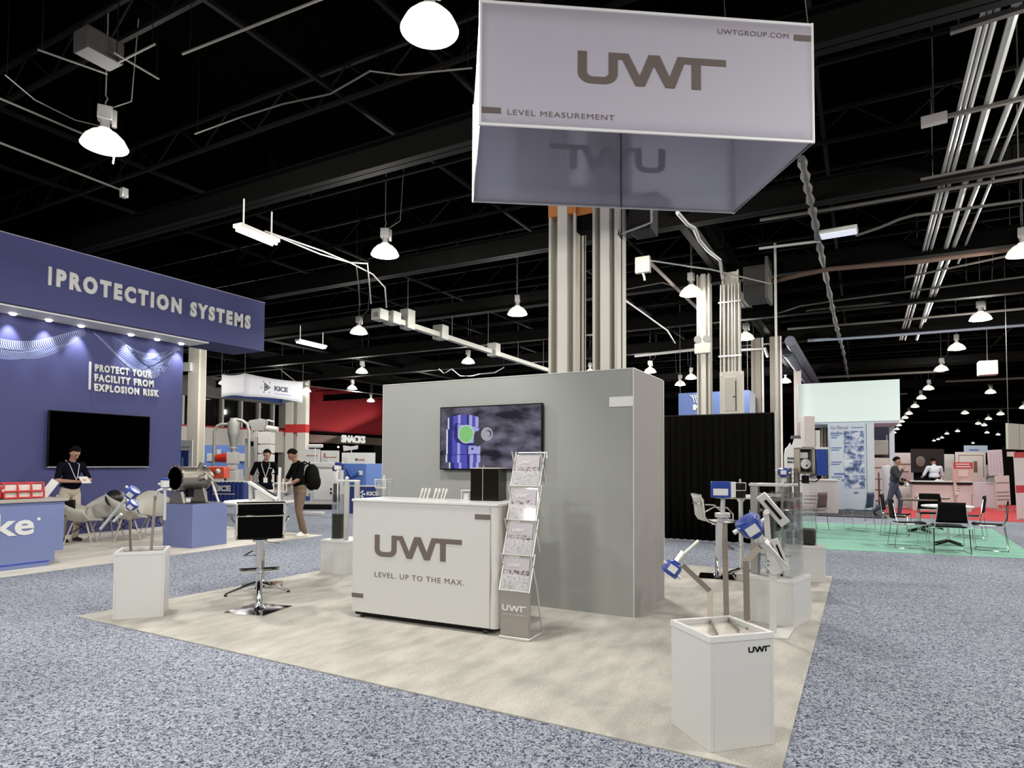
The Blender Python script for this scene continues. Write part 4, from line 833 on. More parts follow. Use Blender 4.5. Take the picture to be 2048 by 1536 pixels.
# ------------------------------------------------------------ bar stools and high tables
seat_white = mat('white_leather', (.60, .60, .58), .45)
def stool(label, loc, rz, m, plate_rot=0.0, group='chrome bar stools', star=False):
    t = thing('bar_stool', label, 'stool', loc, rz, group)
    g = G(); g.M = Matrix.Rotation(plate_rot, 4, 'Z')
    g.add([(-.23, -.23, .0), (.23, -.23, .0), (.23, .23, .0), (-.23, .23, .0), (-.23, -.23, .008), (.23, -.23, .008), (.23, .23, .008), (-.23, .23, .008), (0, 0, .03)],
          [(0, 3, 2, 1), (0, 1, 5, 4), (1, 2, 6, 5), (2, 3, 7, 6), (3, 0, 4, 7), (4, 5, 8), (5, 6, 8), (6, 7, 8), (7, 4, 8)])
    g.obj('base', chrome, t, smooth=10)
    g = G(); g.lathe([(.06, .02), (.05, .035), (.030, .06), (.030, .36), (.026, .36), (.020, .365), (.020, .69)], 18); g.obj('column', chrome, t)
    g = G(); g.tube([(-.03, 0, .385), (-.17, .03, .385), (-.19, .16, .385), (.19, .16, .385), (.17, .03, .385), (.03, 0, .385)], .012, 8); g.lathe([(.036, .365), (.036, .405)], 14); g.obj('footrest', chrome, t)
    g = G(); g.cyl((0, 0, .68), (0, 0, .70), .07, n=16); g.tube([(0, 0, .675), (.12, .02, .66), (.2, .02, .64)], .006, 6); g.obj('mechanism', chrome, t)
    # seat and back: one slung sheet, curved up at the back
    prof = [(.22, .735), (.18, .745), (.05, .725), (-.10, .720), (-.18, .745), (-.215, .80), (-.225, .90), (-.24, 1.00), (-.27, 1.075)]
    rows = [[(x, y, z) for y, z in prof] for x in (-.20, -.1, 0, .1, .20)]
    G().sheet(rows[::1]).obj('seat', m, t, solid=.016, fix=False)
    for s in (-.215, .215): G().tube([(s, y, z) for y, z in prof], .015, 8).obj('side_frame', chrome, t)
    G().tube([(-.215, -.235, .955), (-.19, -.26, .955), (.19, -.26, .955), (.215, -.235, .955)], .011, 8).obj('cross_rail', chrome, t); g = G(); g.tube([(-.215, -.272, 1.078), (.215, -.272, 1.078)], .013, 8)
    g.obj('back_rail', chrome, t); G().tube([(-.215, .0, .72), (0, 0, .70), (.215, .0, .72)], .012, 8).obj('seat_rail', chrome, t)
    for s in (-1, 1): G().tube([(s*.215, -.22, .86), (s*.26, -.12, .93), (s*.265, .05, .92), (s*.24, .13, .84), (s*.215, .14, .745)], .010, 8).obj('armrest', chrome, t)
    return t
stool('black mesh chrome bar stool seen from behind, left of the counter', (-5.30, 4.47, 0.008), R(50), blackm, R(-38))
stool('white seated chrome bar stool behind the left high table', (-6.30, 5.35, 0.008), R(128), seat_white, R(10))
stool('white chrome bar stool in profile beside the black curtain', (-1.68, 8.72, 0.008), R(-62), seat_white, R(70))
stool('black mesh bar stool half hidden behind the clear tank', (-.92, 8.15, 0.008), R(8), blackm, R(10))
def high_table(label, loc, top_z, r=.37, rz=0.0, group='round white high tables'):
    t = thing('high_table', label, 'table', loc, rz, group)
    G().lathe([(0, top_z-.032), (r-.02, top_z-.032), (r, top_z-.022), (r, top_z-.008), (r-.008, top_z), (0, top_z)], 48).obj('tabletop', white_g, t)
    g = G(); g.lathe([(.028, .10), (.028, top_z-.09), (.06, top_z-.04), (.14, top_z-.033)], 18); g.obj('column', chrome, t)
    for k in range(4):
        a = PI/2*k+.3; ca, sa = math.cos(a), math.sin(a)
        g = G(); g.tube([(.02*ca, .02*sa, .13), (.15*ca, .15*sa, .085), (.33*ca, .33*sa, .02)], [.022, .018, .013], 8); g.obj('leg', chrome, t)
        G().cyl((.325*ca, .325*sa, 0.0), (.325*ca, .325*sa, .02), .018, n=10).obj('foot', rubber, t)
    return t
high_table('round white high table behind the black stool at the left', (-5.93, 4.98, 0.008), 1.04, rz=R(35))
high_table('round white high table in front of the black curtain', (-1.38, 8.72, 0.008), 1.07, .36, R(10))
acry_box('sample_box', 'dark acrylic sample box with white letters and scoop on the right high table', (-1.338,7.975,1.08), R(20), 1.2, True)
# items on the left high table
t = thing('demo_chute', 'slanted white and steel demonstration chute on the left high table', 'chute', (0, 0, 0))
G().bar((-6.05,4.934,1.255), (-5.767,5.097,1.061), .065, .03, up=(0, 0, 1)).obj('channel', white_g, t, bevel=.003)
G().bar((-6.016,4.953,1.267), (-5.786,5.085,1.1), .02, .012, up=(0, 0, 1)).obj('slot', black, t, smooth=0)
G().bar((-5.757,5.103,1.038), (-5.742,5.095,1.42), .024, .03, up=(1, 0, 0)).obj('post', white_g, t, bevel=.004)
G().bar((-6.038,4.95,1.053), (-6.036,4.943,1.233), .03, .03, up=(1, 0, 0)).obj('post', MATS['probe_grey'], t, smooth=0)
x, y, z = (-5.995,4.975,1.048)
t = thing('sample_case', 'low clear case with beige granules on the left high table', 'case', (x, y, 1.049), R(28))
G().box(0, 0, 0, .20, .12, .10).obj('shell', mat('acrylic_white', (.85, .88, .86), .1), t, smooth=0)
G().box(.008, .008, .004, .19, .11, .06).obj('granules', mat('beige_granules', (.30, .26, .20), .8, bump=1.0, bscale=120), t, smooth=0)
G().box(-.005, -.004, .10, .206, .125, .115).obj('lid', white_g, t, smooth=0)
acry_box('sample_box', 'small open acrylic box with a scoop on top of the left high table', (x+.16, y+.13, 1.048), R(28), 1.3)

# ------------------------------------------------------------ blue booth at the left
bw = mat('booth_blue', (0.062, 0.067, 0.175), 0.7, spec=.25, var=0.03, vscale=2)
bw2 = mat('plinth_blue', (0.14, 0.17, 0.335), 0.6)
t = thing('booth_backwall', 'tall dark blue backwall with wave print and a deep fascia lettered PROTECTION SYSTEMS', 'wall', (-13.74, 0, 0.01))
G().box(-.06, 1.0, 0, 0, 9.32, 4.19).obj('wall_panel', bw, t, smooth=0)
G().box(-.30, -1.0, 4.20, .82, 10.90, 5.40).obj('fascia', bw, t, smooth=0)
G().box(.80, -1.0, 5.40, .83, 10.905, 5.415).obj('top_edge', mat('edge_lilac', (.35, .34, .45), .5), t, smooth=0)
G().box(.02, 1.0, 4.165, .72, 9.45, 4.198).obj('soffit', mat('soffit_white', (.70, .69, .66), .5), t, smooth=0)
G().box(0, 1.0, 0, .012, 9.30, .02).obj('skirting', white, t, smooth=0)
text('PROTECTION SYSTEMS', .4, label_w, t, loc=(.83, 6.22, 4.66), rot=(PI/2, 0, PI/2), W=4.25, H=.335, ext=.02, bold=.024, space=1.42)
G().box(.82, 6.09, 4.66, .85, 6.14, 5.0).obj('letter_bar', label_w, t, smooth=0)
for s_, z_, w_ in (('PROTECT YOUR', 3.305, 1.20), ('FACILITY FROM', 3.105, 1.24), ('EXPLOSION RISK', 2.905, 1.37)):
    text(s_, .2, label_w, t, loc=(.015, 7.38, z_), rot=(PI/2, 0, PI/2), W=w_, H=.155, ext=.012, bold=.010, space=1.3)
G().box(0, 7.27, 2.92, .03, 7.305, 3.49).obj('letter_bar', label_w, t, smooth=0)
# printed waves: rows of short curved strokes on the wall
wave_m = mat('wave_print', (.36, .42, .62), .6); wave_d = mat('wave_print_dim', (.20, .24, .46), .6)
def waves(y0, y1, top, thick, n, m, tilt, off):
    g = G()
    for i in range(n):
        u = i/(n-1); yc = y0+(y1-y0)*u; zt = top(u); th = thick(u); pts = []
        for k in range(7):
            v = k/6; pts.append((yc+tilt*(v-.2)**2*th*2.2*(1 if u > off else 1), zt-th*v))
        w = .011*(1-abs(u-.5)*.8)
        for a, b_ in zip(pts, pts[1:]): g.prism([(a[0]-w, a[1]), (a[0]+w, a[1]), (b_[0]+w*.8, b_[1]), (b_[0]-w*.8, b_[1])], .002, 'x', .001)
    o = g.obj('wave_strokes', m, t, smooth=0); o['kind'] = 'stuff'
waves(4.6, 7.15, lambda u: 4.10-.42*math.sin(PI*min(1, u*1.0))**1.3+.02*u, lambda u: .07+.24*math.sin(PI*u)**.8, 74, wave_m, .5, .5)
waves(4.9, 6.9, lambda u: 3.82-.30*math.sin(PI*u), lambda u: .04+.16*math.sin(PI*u), 60, wave_d, -.5, .5)
waves(7.35, 9.22, lambda u: 4.10-.62*math.sin(PI*min(1, u*1.05)**1.2) if u < .95 else 4.08, lambda u: .05+.14*math.sin(PI*u), 62, wave_m, .6, .5)
waves(7.75, 9.2, lambda u: 4.10-.25*math.sin(PI*u), lambda u: .06+.40*math.sin(PI*u), 44, wave_d, -.5, .5)
waves(7.9, 9.05, lambda u: 4.05-.30*math.sin(PI*u), lambda u: .05+.26*math.sin(PI*u), 38, wave_d, .7, .5)
for i, yy in enumerate((4.1, 4.7, 5.28, 5.86, 6.45, 7.03, 8.02, 8.60, 9.17)):
    G().cyl((.14, yy, 4.135), (.14, yy, 4.165), .045, .06, 16).obj('downlight', glow('downlight_glow', (1, .97, .92), 8), t)
    l = bpy.data.lights.new('downlight', 'SPOT'); l.energy = 75; l.spot_size = R(62); l.spot_blend = .8; l.shadow_soft_size = .04; l.color = (.95, .96, 1)
    o = bpy.data.objects.new('downlight', l); o.location = (-13.58, yy, 4.12); o.rotation_euler = (0, R(15), 0); COL.objects.link(o)
t = thing('television', 'black switched off television on the dark blue backwall', 'television', (-13.74, 6.52, 1.37))
G().box(.06, 0, 0, .11, 1.99, 1.09).obj('casing', black, t, bevel=.006)
G().box(.11, .015, .02, .112, 1.975, 1.075).obj('screen', mat('dark_screen', (.0003, .0003, .0003), .6, spec=.0), t, smooth=0)
G().box(.055, 0, -.012, .115, 1.99, 0).obj('lower_edge', alu, t, smooth=0)
G().box(0, .7, .3, .06, 1.3, .8).obj('wall_bracket', black, t, smooth=0)
# counter of the blue booth
t = thing('booth_counter', 'light blue counter with white lettering cut by the left picture edge', 'counter', (-10.08, 0, .01))
G().prism([(2.6, 0), (4.88, 0), (4.88, .06), (4.95, .06), (4.95, .20), (5.06, .20), (5.06, .90), (2.6, .90)], .55, 'x', -.55).obj('body', bw2, t, bevel=.003)
G().box(-.58, 2.55, .90, .03, 5.10, .945).obj('top', mat('counter_grey', (.33, .30, .27), .4), t, bevel=.003)
G().box(0, 2.6, .06, .006, 4.88, .075).obj('groove', mat('groove_blue', (.02, .05, .35), .5), t, smooth=0)
text('Fike', .42, label_w, t, loc=(.002, 3.86, .455), rot=(PI/2, 0, PI/2), W=.82, H=.30, ext=.006, bold=.010)
G().cyl((.0, 4.735, .665), (.006, 4.735, .665), .022, n=16).obj('registered_mark', label_w, t)
t = thing('control_module', 'red framed glass valve module lying on the blue counter', 'module', (-10.33, 4.36, .956), R(4))
redm = mat('red_metal', (.42, .02, .02), .35)
g = G()
for z in (.0, .09, .20):
    for x in (-.10, .12): g.tube([(x*(.8 if z == .2 else 1), 0, z+.015), (x*(.8 if z == .2 else 1), .50, z+.015)], .013, 8)
for yy in (0, .17, .34, .50): g.tube([(-.10, yy, .015), (-.10, yy, .10), (-.08, yy, .215), (.10, yy, .215), (.12, yy, .10), (.12, yy, .015)], .013, 8)
g.obj('frame', redm, t)
G().box(-.085, .02, .01, .10, .48, .195).obj('window', mat('module_pane', (.60, .52, .48), .2), t, smooth=0)
G().box(-.09, -.03, .02, .09, 0.0, .17).obj('end_cap', redm, t, bevel=.01)
G().box(.105, -.02, .10, .125, .02, .14).obj('tag', label_w, t, smooth=0)
t = thing('carton', 'open brown carton with a white leaflet leaning out, on the blue counter', 'box', (-10.45, 4.02, .956))
G().box(-.12, -.3, 0, .10, .30, .23).obj('carton_body', mat('carton_brown', (.17, .10, .06), .8), t, bevel=.004)
g = G(); g.M = Matrix.Translation((.0, .18, .26)) @ Matrix.Rotation(R(35), 4, 'Y') @ Matrix.Rotation(R(-14), 4, 'X'); g.box(-.10, -.09, 0, .10, .12, .006); g.obj('leaflet', mat('leaflet', (.55, .52, .44), .6), t, smooth=0)
t = tag(G().at(-10.22, 4.1, .957, R(20)).box(-.08, -.12, 0, .08, .1, .03).obj('papers', label_w, smooth=0), 'small pile of white papers beside the red module on the blue counter', 'paper')
t = thing('floor_sign', 'small white leaning board behind the red module on the blue counter', 'board', (-10.5, 4.92, .955))
g = G(); g.M = Matrix.Rotation(R(-35), 4, 'X'); g.box(-.02, -.01, 0, .0, .10, .32); g.obj('board', mat('pale_board', (.55, .54, .55), .5), t, smooth=0)
# shell chairs
shell_m = mat('shell_cream', (.42, .405, .365), .5)
leg_w = mat('leg_wood', (.42, .37, .31), .5)
def shell_chair(label, loc, rz):
    t = thing('shell_chair', label, 'chair', loc, rz, 'cream shell armchairs in the blue booth')
    rows = []
    N = 22
    # rings from the seat centre outwards, rising into the back and arms
    for r in (0.0, .25, .5, .75, 1.0, 1.18):
        row = []
        for k in range(N+1):
            a = 2*PI*k/N; ca, sa = math.cos(a), math.sin(a)
            x = .27*r*ca; y = .25*r*sa
            back = max(0, sa)**1.2; side = abs(ca)**1.5*(1 if sa > -.45 else .25)
            rim = max(0, (r-.72)/.46)
            z = .43+rim*(.47*back+.22*side*(1-back)+.0)+.0*r
            if r > .72: x *= 1+.12*rim; y = y*(1+.10*rim)+.05*rim*back
            row.append((x, y, z-(.02 if r < .5 else 0)))
        rows.append(row)
    G().sheet(rows).obj('seat_shell', shell_m, t, solid=.010, fix=False, smooth=80)
    for sx in (-1, 1):
        for sy in (-1, 1):
            G().tube([(sx*.11, sy*.10, .41), (sx*.23, sy*.22, 0.0)], [.014, .010], 8).obj('leg', leg_w, t)
    g = G(); g.tube([(-.11, -.10, .40), (.17, .16, .20)], .005, 5); g.tube([(.11, -.10, .40), (-.17, .16, .20)], .005, 5); g.tube([(-.11, .10, .40), (.17, -.16, .20)], .005, 5); g.tube([(.11, .10, .40), (-.17, -.16, .20)], .005, 5)
    g.obj('wire_brace', black, t)
    return t
shell_chair('nearest cream shell chair, just right of the blue counter', (-12.126,6.366,0), R(140))
shell_chair('cream shell chair holding the black bag, second from the blue counter', (-12.806,7.186,0), R(35))
shell_chair('cream shell chair behind the left pedestal sensors', (-11.99,7.108,0), R(150))
shell_chair('cream shell chair next to the big steel valve', (-12.307,7.822,0), R(70))
t = tag(G().ball((0, 0, 0), (.19, .15, .17)).obj('bag', mat('bag_black', (.01, .01, .011), .35, bump=.6, bscale=14)), 'round black bag sitting on the second cream shell chair', 'bag'); t.location = (-12.689,7.252,0.763)
x, y, z = (-12.313,6.264,0)
t = thing('shoulder_bag', 'flat black bag with a dangling strap hung on the nearest shell chair', 'bag', (x, y, 0))
G().at(0, 0, 0, R(28)).box(-.10, -.03, .62, .10, .02, .80).obj('body', black, t, bevel=.02)
G().at(0, 0, 0, R(28)).tube([(-.10, -.04, .62), (-.06, -.05, .52), (.04, -.05, .50), (.09, -.04, .60), (.08, -.04, .40), (.085, -.04, .30)], .010, 6).obj('strap', black, t)
# blue plinth with steel valve
t = thing('blue_plinth', 'light blue square plinth under the big steel valve', 'plinth', (-10.39, 7.36, .01), R(4))
G().box(-.36, -.36, 0, .36, .36, .745).obj('body', bw2, t, bevel=.003); G().box(-.35, -.35, .745, .35, .35, .75).obj('top_mat', mat('mat_dark', (.02, .02, .02), .6), t, smooth=0)
cast = mat('cast_steel', (.36, .33, .29), .3, .85, bump=.1, bscale=30)
t = thing('pipe_valve', 'big cast steel pipe valve with an open flanged mouth on the blue plinth', 'valve', (-10.42, 7.30, .762))
zc = .43
g = G(); g.M = Matrix.Translation((0, 0, zc)) @ Matrix.Rotation(R(90), 4, 'X')
g.lathe([(.195, .33), (.235, .33), (.235, .29), (.205, .28), (.205, -.18), (.225, -.19), (.225, -.22), (.19, -.24), (.12, -.34), (0, -.36)], 36); g.lathe([(.195, .33), (.185, .24), (.16, .17), (.05, .13), (0, .125)], 36)
barrel = g.obj('barrel', cast, t, smooth=35)
for k in range(12):
    a = 2*PI*k/12; G().cyl((.218*math.cos(a), -.335, zc+.218*math.sin(a)), (.218*math.cos(a), -.32, zc+.218*math.sin(a)), .011, n=6).obj('flange_bolt', alu, barrel)
g = G(); g.prism([(-.20, 0), (.20, 0), (.13, .20), (-.13, .20)], .05, 'y', -.30); g.obj('foot', cast, t, bevel=.006)
g = G(); g.prism([(-.22, 0), (.22, 0), (.12, .26), (-.12, .26)], .05, 'y', .12); g.obj('foot', cast, t, bevel=.006)
G().cyl((0, -.05, zc-.20), (0, -.05, .10), .07, n=16).obj('drain_stub', black, t)
g = G(); g.cyl((.10, .05, zc+.14), (.16, .08, zc+.28), .04, n=12); g.cyl((.18, .0, zc), (.30, .05, zc+.02), .05, n=12); g.tube([(.2, .1, zc+.1), (.32, .2, zc-.05), (.28, .3, zc-.2)], .018, 8); g.obj('actuator', cast, t)
G().box(.05, -.22, .02, .16, -.14, .08).obj('tag_plate', label_w, t, smooth=0)
G().tube([(.25, .2, zc-.05), (.33, .25, .1), (.36, .27, 0)], .02, 8).obj('hose', white, t)
# ------------------------------------------------------------ hanging banner and machines beyond
t = thing('hanging_banner', 'white hanging box banner with KICE lettering and a blue underside', 'sign', (-20.0, 16.04, 3.93))
g = G(); n = 10
def pan(p0, p1, bow, zz=((0, .85))):
    rr = []
    for i in range(5):
        v = i/4; row = []
        for k in range(n+1):
            u = k/n; pz = -.03+.86*v+(.10*math.sin(PI*u) if v == 0 else 0)*.6-(.05*math.sin(PI*u) if v == 1 else 0)
            inset = bow*math.sin(PI*v)*.0
            row.append((p0[0]+(p1[0]-p0[0])*u, p0[1]+(p1[1]-p0[1])*u, pz))
        rr.append(row)
    return rr
fab2 = mat('banner_fabric', (.62, .62, .66), .7)
G().sheet(pan((0, 0), (0, 2.8), 0)).obj('front_panel', fab2, t, solid=.01, fix=False)
G().sheet(pan((-1.1, -.15), (0, 0), 0)).obj('side_panel', fab2, t, solid=.01, fix=False)
G().sheet(pan((-1.1, -.15), (-1.1, 2.7), 0)).obj('back_panel', mat('banner_blue', (.12, .20, .55), .7), t, solid=.01, fix=False)
G().sheet(pan((-1.1, 2.7), (0, 2.8), 0)).obj('side_panel', fab2, t, solid=.01, fix=False)
text('KICE', .3, mat('kice_navy', (.02, .03, .07), .6), t, loc=(.012, 1.36, .32), rot=(PI/2, 0, PI/2), W=.66, H=.19, ext=.002, bold=.012)
g = G(); 
for k in range(3):
    a = 2*PI*k/3; g.prism([(.98+.20*math.cos(a), .42+.20*math.sin(a)), (.98+.20*math.cos(a+2*PI/3), .42+.20*math.sin(a+2*PI/3)), (.98+.12*math.cos(a+2*PI/3), .42+.12*math.sin(a+2*PI/3)), (.98+.12*math.cos(a), .42+.12*math.sin(a))], .004, 'x', .008)
g.prism([(.98+.26*math.cos(PI*2*k/14)*.25, .42+.26*math.sin(PI*2*k/14)*.25) for k in range(14)], .004, 'x', .009)
for a in (0.9, 2.2, 3.3, 4.2, 5.4): g.prism([(.98+.24*math.cos(a)+.025*math.cos(q*PI/3), .42+.24*math.sin(a)+.025*math.sin(q*PI/3)) for q in range(6)], .004, 'x', .008)
g.obj('emblem', MATS['kice_navy'], t, smooth=0)
G().box(.008, 1.36, .20, .012, 2.2, .225).obj('underline', mat('small_print', (.2, .25, .4), .6), t, smooth=0)
for p in ((0, 0), (0, 2.8), (-1.1, -.15), (-1.1, 2.7)): G().tube([(p[0], p[1], .84), (p[0], p[1], 2.8)], .01, 5).obj('suspension_cable', cg, t)
CY = R(28.6)
grey_m = mat('machine_grey', (.36, .36, .34), .4, .2); pale_m = mat('machine_pale', (.55, .54, .52), .45)
navy = mat('cloth_navy', (.015, .03, .16), .7)
t = thing('cyclone_separator', 'pale grey cyclone separator with two arched pipes on a stacked base', 'machine', (-18.494,14.427,0), CY)
g = G(); g.lathe([(.0, 2.95), (.12, 2.95), (.13, 2.84), (.19, 2.83), (.19, 2.45), (.17, 2.35), (.09, 1.98), (.14, 1.96), (.14, 1.92), (.08, 1.90), (.08, 1.80)], 24); g.obj('cone', grey_m, t)
G().tube([(-.16, 0, 2.74), (-.4, 0, 2.74), (-.55, 0, 2.68), (-.64, 0, 2.5), (-.64, 0, 1.0), (-.6, 0, .8)], .055, 10).obj('inlet_pipe', grey_m, t)
G().tube([(.05, 0, 2.92), (.3, 0, 2.86), (.45, 0, 2.75), (.52, 0, 2.5), (.52, 0, 1.3)], .05, 10).obj('outlet_pipe', grey_m, t)
g = G(); 
for z0, z1, w in ((1.42, 1.80, .32), (1.22, 1.38, .24), (.85, 1.18, .34), (.50, .82, .34), (.2, .47, .34)): g.box(-w/2, -.15, z0, w/2, .15, z1)
g.box(-.1, -.1, 0, .1, .1, 1.8); g.obj('stacked_housing', pale_m, t, bevel=.01)
g = G(); g.cyl((-.15, 0, 1.62), (-.55, 0, 1.60), .17, .13, 16); g.obj('motor', mat('motor_red', (.45, .025, .015), .4), t)
t = thing('red_blower', 'orange red blower box low beside the cyclone separator', 'machine', (-18.068,13.519,0), CY)
G().box(-.30, -.2, .95, .32, .2, 1.33).obj('housing', mat('orange_red', (.70, .11, .05), .5), t, bevel=.03); G().ball((.12, -.22, 1.18), .08).obj('valve_wheel', white, t)
g = G()
for x in (-.26, .26): G().bar((x, 0, 0), (x, 0, .95), .05, .05).obj('stand_leg', mat('leg_dark', (.03, .03, .03), .5), t, smooth=0)
G().box(-.30, -.15, .55, .3, .15, .8).obj('motor', black, t, bevel=.04)
t = thing('sifter_tower', 'tall grey stacked sifter machine under the white hanging banner', 'machine', (-17.961,15.287,0), CY)
g = G()
for z0, z1 in ((2.10, 2.5), (1.78, 2.06), (1.40, 1.74), (1.10, 1.36), (.78, 1.06), (.4, .74)): g.box(-.18, -.2, z0, .26, .2, z1)
g.box(-.14, -.16, 0, .2, .16, 2.3); g.obj('stacked_housing', pale_m, t, bevel=.012)
G().box(-.62, -.2, 0, -.20, .2, 2.28).obj('side_cabinet', grey_m, t, bevel=.01); G().box(-.48, -.21, 2.02, -.32, -.2, 2.18).obj('display', black, t, smooth=0)
g = G(); g.prism([(-.52, 2.9), (-.12, 2.96), (.05, 2.93), (-.02, 2.55), (-.42, 2.55)], .3, 'y', -.15); g.cyl((-.28, 0, 2.3), (-.28, 0, 2.56), .18, .14, 14); g.cyl((-.55, -.1, 2.78), (-.55, .1, 2.78), .08, n=14); g.obj('top_motor', grey_m, t, bevel=.008)
g = G(); g.cyl((-.05, 0, 2.68), (.42, 0, 2.60), .09, n=12); g.tube([(-.05, -.05, 2.6), (-.08, -.05, 2.85), (.1, -.05, 2.92), (.3, -.05, 2.86)], .03, 8); g.obj('top_pipes', pale_m, t)
t = thing('draped_table', 'table under a navy cloth lettered KICE, behind the steel valve', 'table', (-15.693,12.192,0), CY)
for nm, a, b_ in (('tablecloth', 0, 0),):
    rr = []; 
    for i in range(2):
        row = []
        for k in range(41):
            u = k/40; row.append((-.48+.96*u, -.30+(.02*math.sin(k*1.3) if i == 0 else 0), .30+.63*i))
        rr.append(row)
    G().sheet(rr).obj('tablecloth', navy, t, fix=False)
G().box(-.49, -.30, .91, .49, .35, .935).obj('tabletop', white, t, smooth=0)
g = G(); g.box(-.48, .25, 0, -.44, .3, .91).obj('leg', black, t, smooth=0); G().box(.44, .25, 0, .48, .3, .91).obj('leg', black, t, smooth=0)
G().box(.47, -.3, .3, .48, .34, .92).obj('side_drape', navy, t, smooth=0)
text('KICE', .2, label_w, t, loc=(-.36, -.33, .66), rot=(PI/2, 0, 0), W=.50, H=.17, ext=.002, bold=.014); G().box(-.36, -.335, .575, .26, -.33, .60).obj('underline', label_w, t, smooth=0)
t = thing('mill_machine', 'large off white milling machine behind the man with the backpack', 'machine', (-15.109,15.13,0), CY)
G().box(-.56, -.3, .15, .52, .3, 1.32).obj('body', pale_m, t, bevel=.02); G().box(-.20, -.32, .30, .48, -.3, 1.24).obj('front_panel', mat('panel_white', (.66, .65, .62), .4), t, bevel=.01)
G().box(-.62, -.34, 1.32, .58, .34, 1.48).obj('top_hood', white, t, bevel=.02); G().box(-.56, -.32, .0, .5, .2, .16).obj('plinth', black, t, smooth=0)
for z in (.45, .6, .75, .9, 1.05): G().box(-.34, -.315, z, -.28, -.3, z+.06).obj('latch', mat('latch_grey', (.25, .25, .24), .5), t, smooth=0)
G().box(-.44, -.32, .28, -.30, -.3, .42).obj('badge', mat('badge_blue', (.03, .06, .30), .5), t, smooth=0)
for z in (.64, .52): G().cyl((.36, -.31, z), (.36, -.33, z), .035, n=12).obj('knob', black, t)
t = thing('blue_machine', 'two tone light blue machine cabinet left of the grey wall', 'machine', (-12.847,14.653,0), CY)
lb_ = mat('light_blue', (.14, .24, .56), .5)
G().box(-.62, -.3, .80, .02, .3, 1.45).obj('cabinet', mat('mid_blue', (.06, .13, .38), .5), t, bevel=.008); G().box(.02, -.3, .80, .70, .3, 1.45).obj('cabinet', lb_, t, bevel=.008)
g = G(); g.tube([(-.52, -.34, 1.32), (-.38, -.34, 1.05), (-.15, -.34, 1.18)], [.05, .07, .05], 10); g.obj('valve_arm', mat('deep_blue', (.02, .06, .25), .4), t); G().box(-.17, -.38, 1.12, -.06, -.33, 1.24).obj('plate', label_w, t, smooth=0)
g = G(); g.box(-.60, -.28, 0, .68, .28, .80); g.obj('draped_base', navy, t, smooth=0)
G().box(-.6, -.31, .78, .68, -.28, .82).obj('edge', label_w, t, smooth=0)
text('KICE', .2, label_w, t, loc=(.05, -.285, .52), rot=(PI/2, 0, 0), W=.34, H=.12, ext=.002, bold=.01)
g = G(); g.M = Matrix.Translation((-.12, -.285, .56))
for k in range(6):
    a = PI/3*k; g.prism([(.06*math.cos(a)-.02*math.sin(a), .06*math.sin(a)+.02*math.cos(a)), (.13*math.cos(a)-.03*math.sin(a), .13*math.sin(a)+.03*math.cos(a)), (.13*math.cos(a)+.03*math.sin(a), .13*math.sin(a)-.03*math.cos(a)), (.06*math.cos(a)+.02*math.sin(a), .06*math.sin(a)-.02*math.cos(a))], .004, 'y', 0)
    g.prism([(.07*math.cos(a), .07*math.sin(a)), (.07*math.cos(a+PI/3), .07*math.sin(a+PI/3)), (.045*math.cos(a+PI/3), .045*math.sin(a+PI/3)), (.045*math.cos(a), .045*math.sin(a))], .004, 'y', 0)
g.obj('emblem', label_w, t, smooth=0)
def backdrop(label, x0, x1, y0, y1, d, m, base=True, cat='panel', name='backdrop_panel', th=.05, strips=()):
    """upright display panel standing on the hall floor"""
    return None
def panel(label, x, d, w, z0, z1, m, name='display_board', cat='panel', rz=CY, th=.05, feet=True):
    t = thing(name, label, cat, (x[0], x[1], 0), rz)
    G().box(-w/2, -th/2, z0, w/2, th/2, z1).obj('board', m, t, smooth=0)
    if z0 > .05 and feet:
        for s in (-1, 1): G().box(s*(w/2-.05)-.02, -.02, 0, s*(w/2-.05)+.02, .02, z0).obj('leg', alu, t, smooth=0)
    return t
t = panel('light blue display wall with white parts behind the cyclone separator', (-21.493,16.212,0), 24.5, 2.25, .0, 2.12, lb_)
for i, (a, b_, c_, e_) in enumerate(((-1.05, 1.4, -.75, 1.75), (-.5, 1.5, -.2, 1.8), (-.55, 1.0, -.1, 1.3), (.25, 1.55, .42, 1.85), (-1.0, .9, -.8, 1.2), (.62, .7, .9, 1.2), (.7, 1.5, .95, 1.8), (-.1, 1.65, .05, 1.95))):
    G().box(a, -.05-.01*i, b_, c_, -.03, e_).obj('mounted_part', white, t, bevel=.01)
G().box(-1.0, -.04, .6, 1.0, -.03, .95).obj('lower_shelf', white, t, smooth=0)
t = panel('white notice panel with grey lettering right of the blue backwall', (-18.503,12.713,0), 20.01, .42, .0, 2.15, white); text('SYSTEMS', .1, MATS['small_print'], t, loc=(-.16, -.03, 1.90), W=.3, H=.06); G().box(-.16, -.03, 1.8, .14, -.026, 1.84).obj('line', MATS['small_print'], t, smooth=0)
t = panel('dark blue upright poster right of the blue backwall', (-17.153,11.738,0), 18.5, .26, .55, 1.80, navy); G().box(-.06, -.03, 1.3, .0, -.026, 1.6).obj('print', lb_, t, smooth=0)
for k, (x0, w, lb2) in enumerate(((632, .55, 'left white booth header panel under the SNACKS band'), (668, .42, 'middle white booth panel under the SNACKS band'))):
    pass
t = panel('left white booth panel under the snack band', (-18.802,18.246,0), 25, .62, 0, 2.0, white); G().box(-.22, -.035, 1.72, .22, -.03, 1.76).obj('line', mat('rust_line', (.35, .12, .08), .6), t, smooth=0)
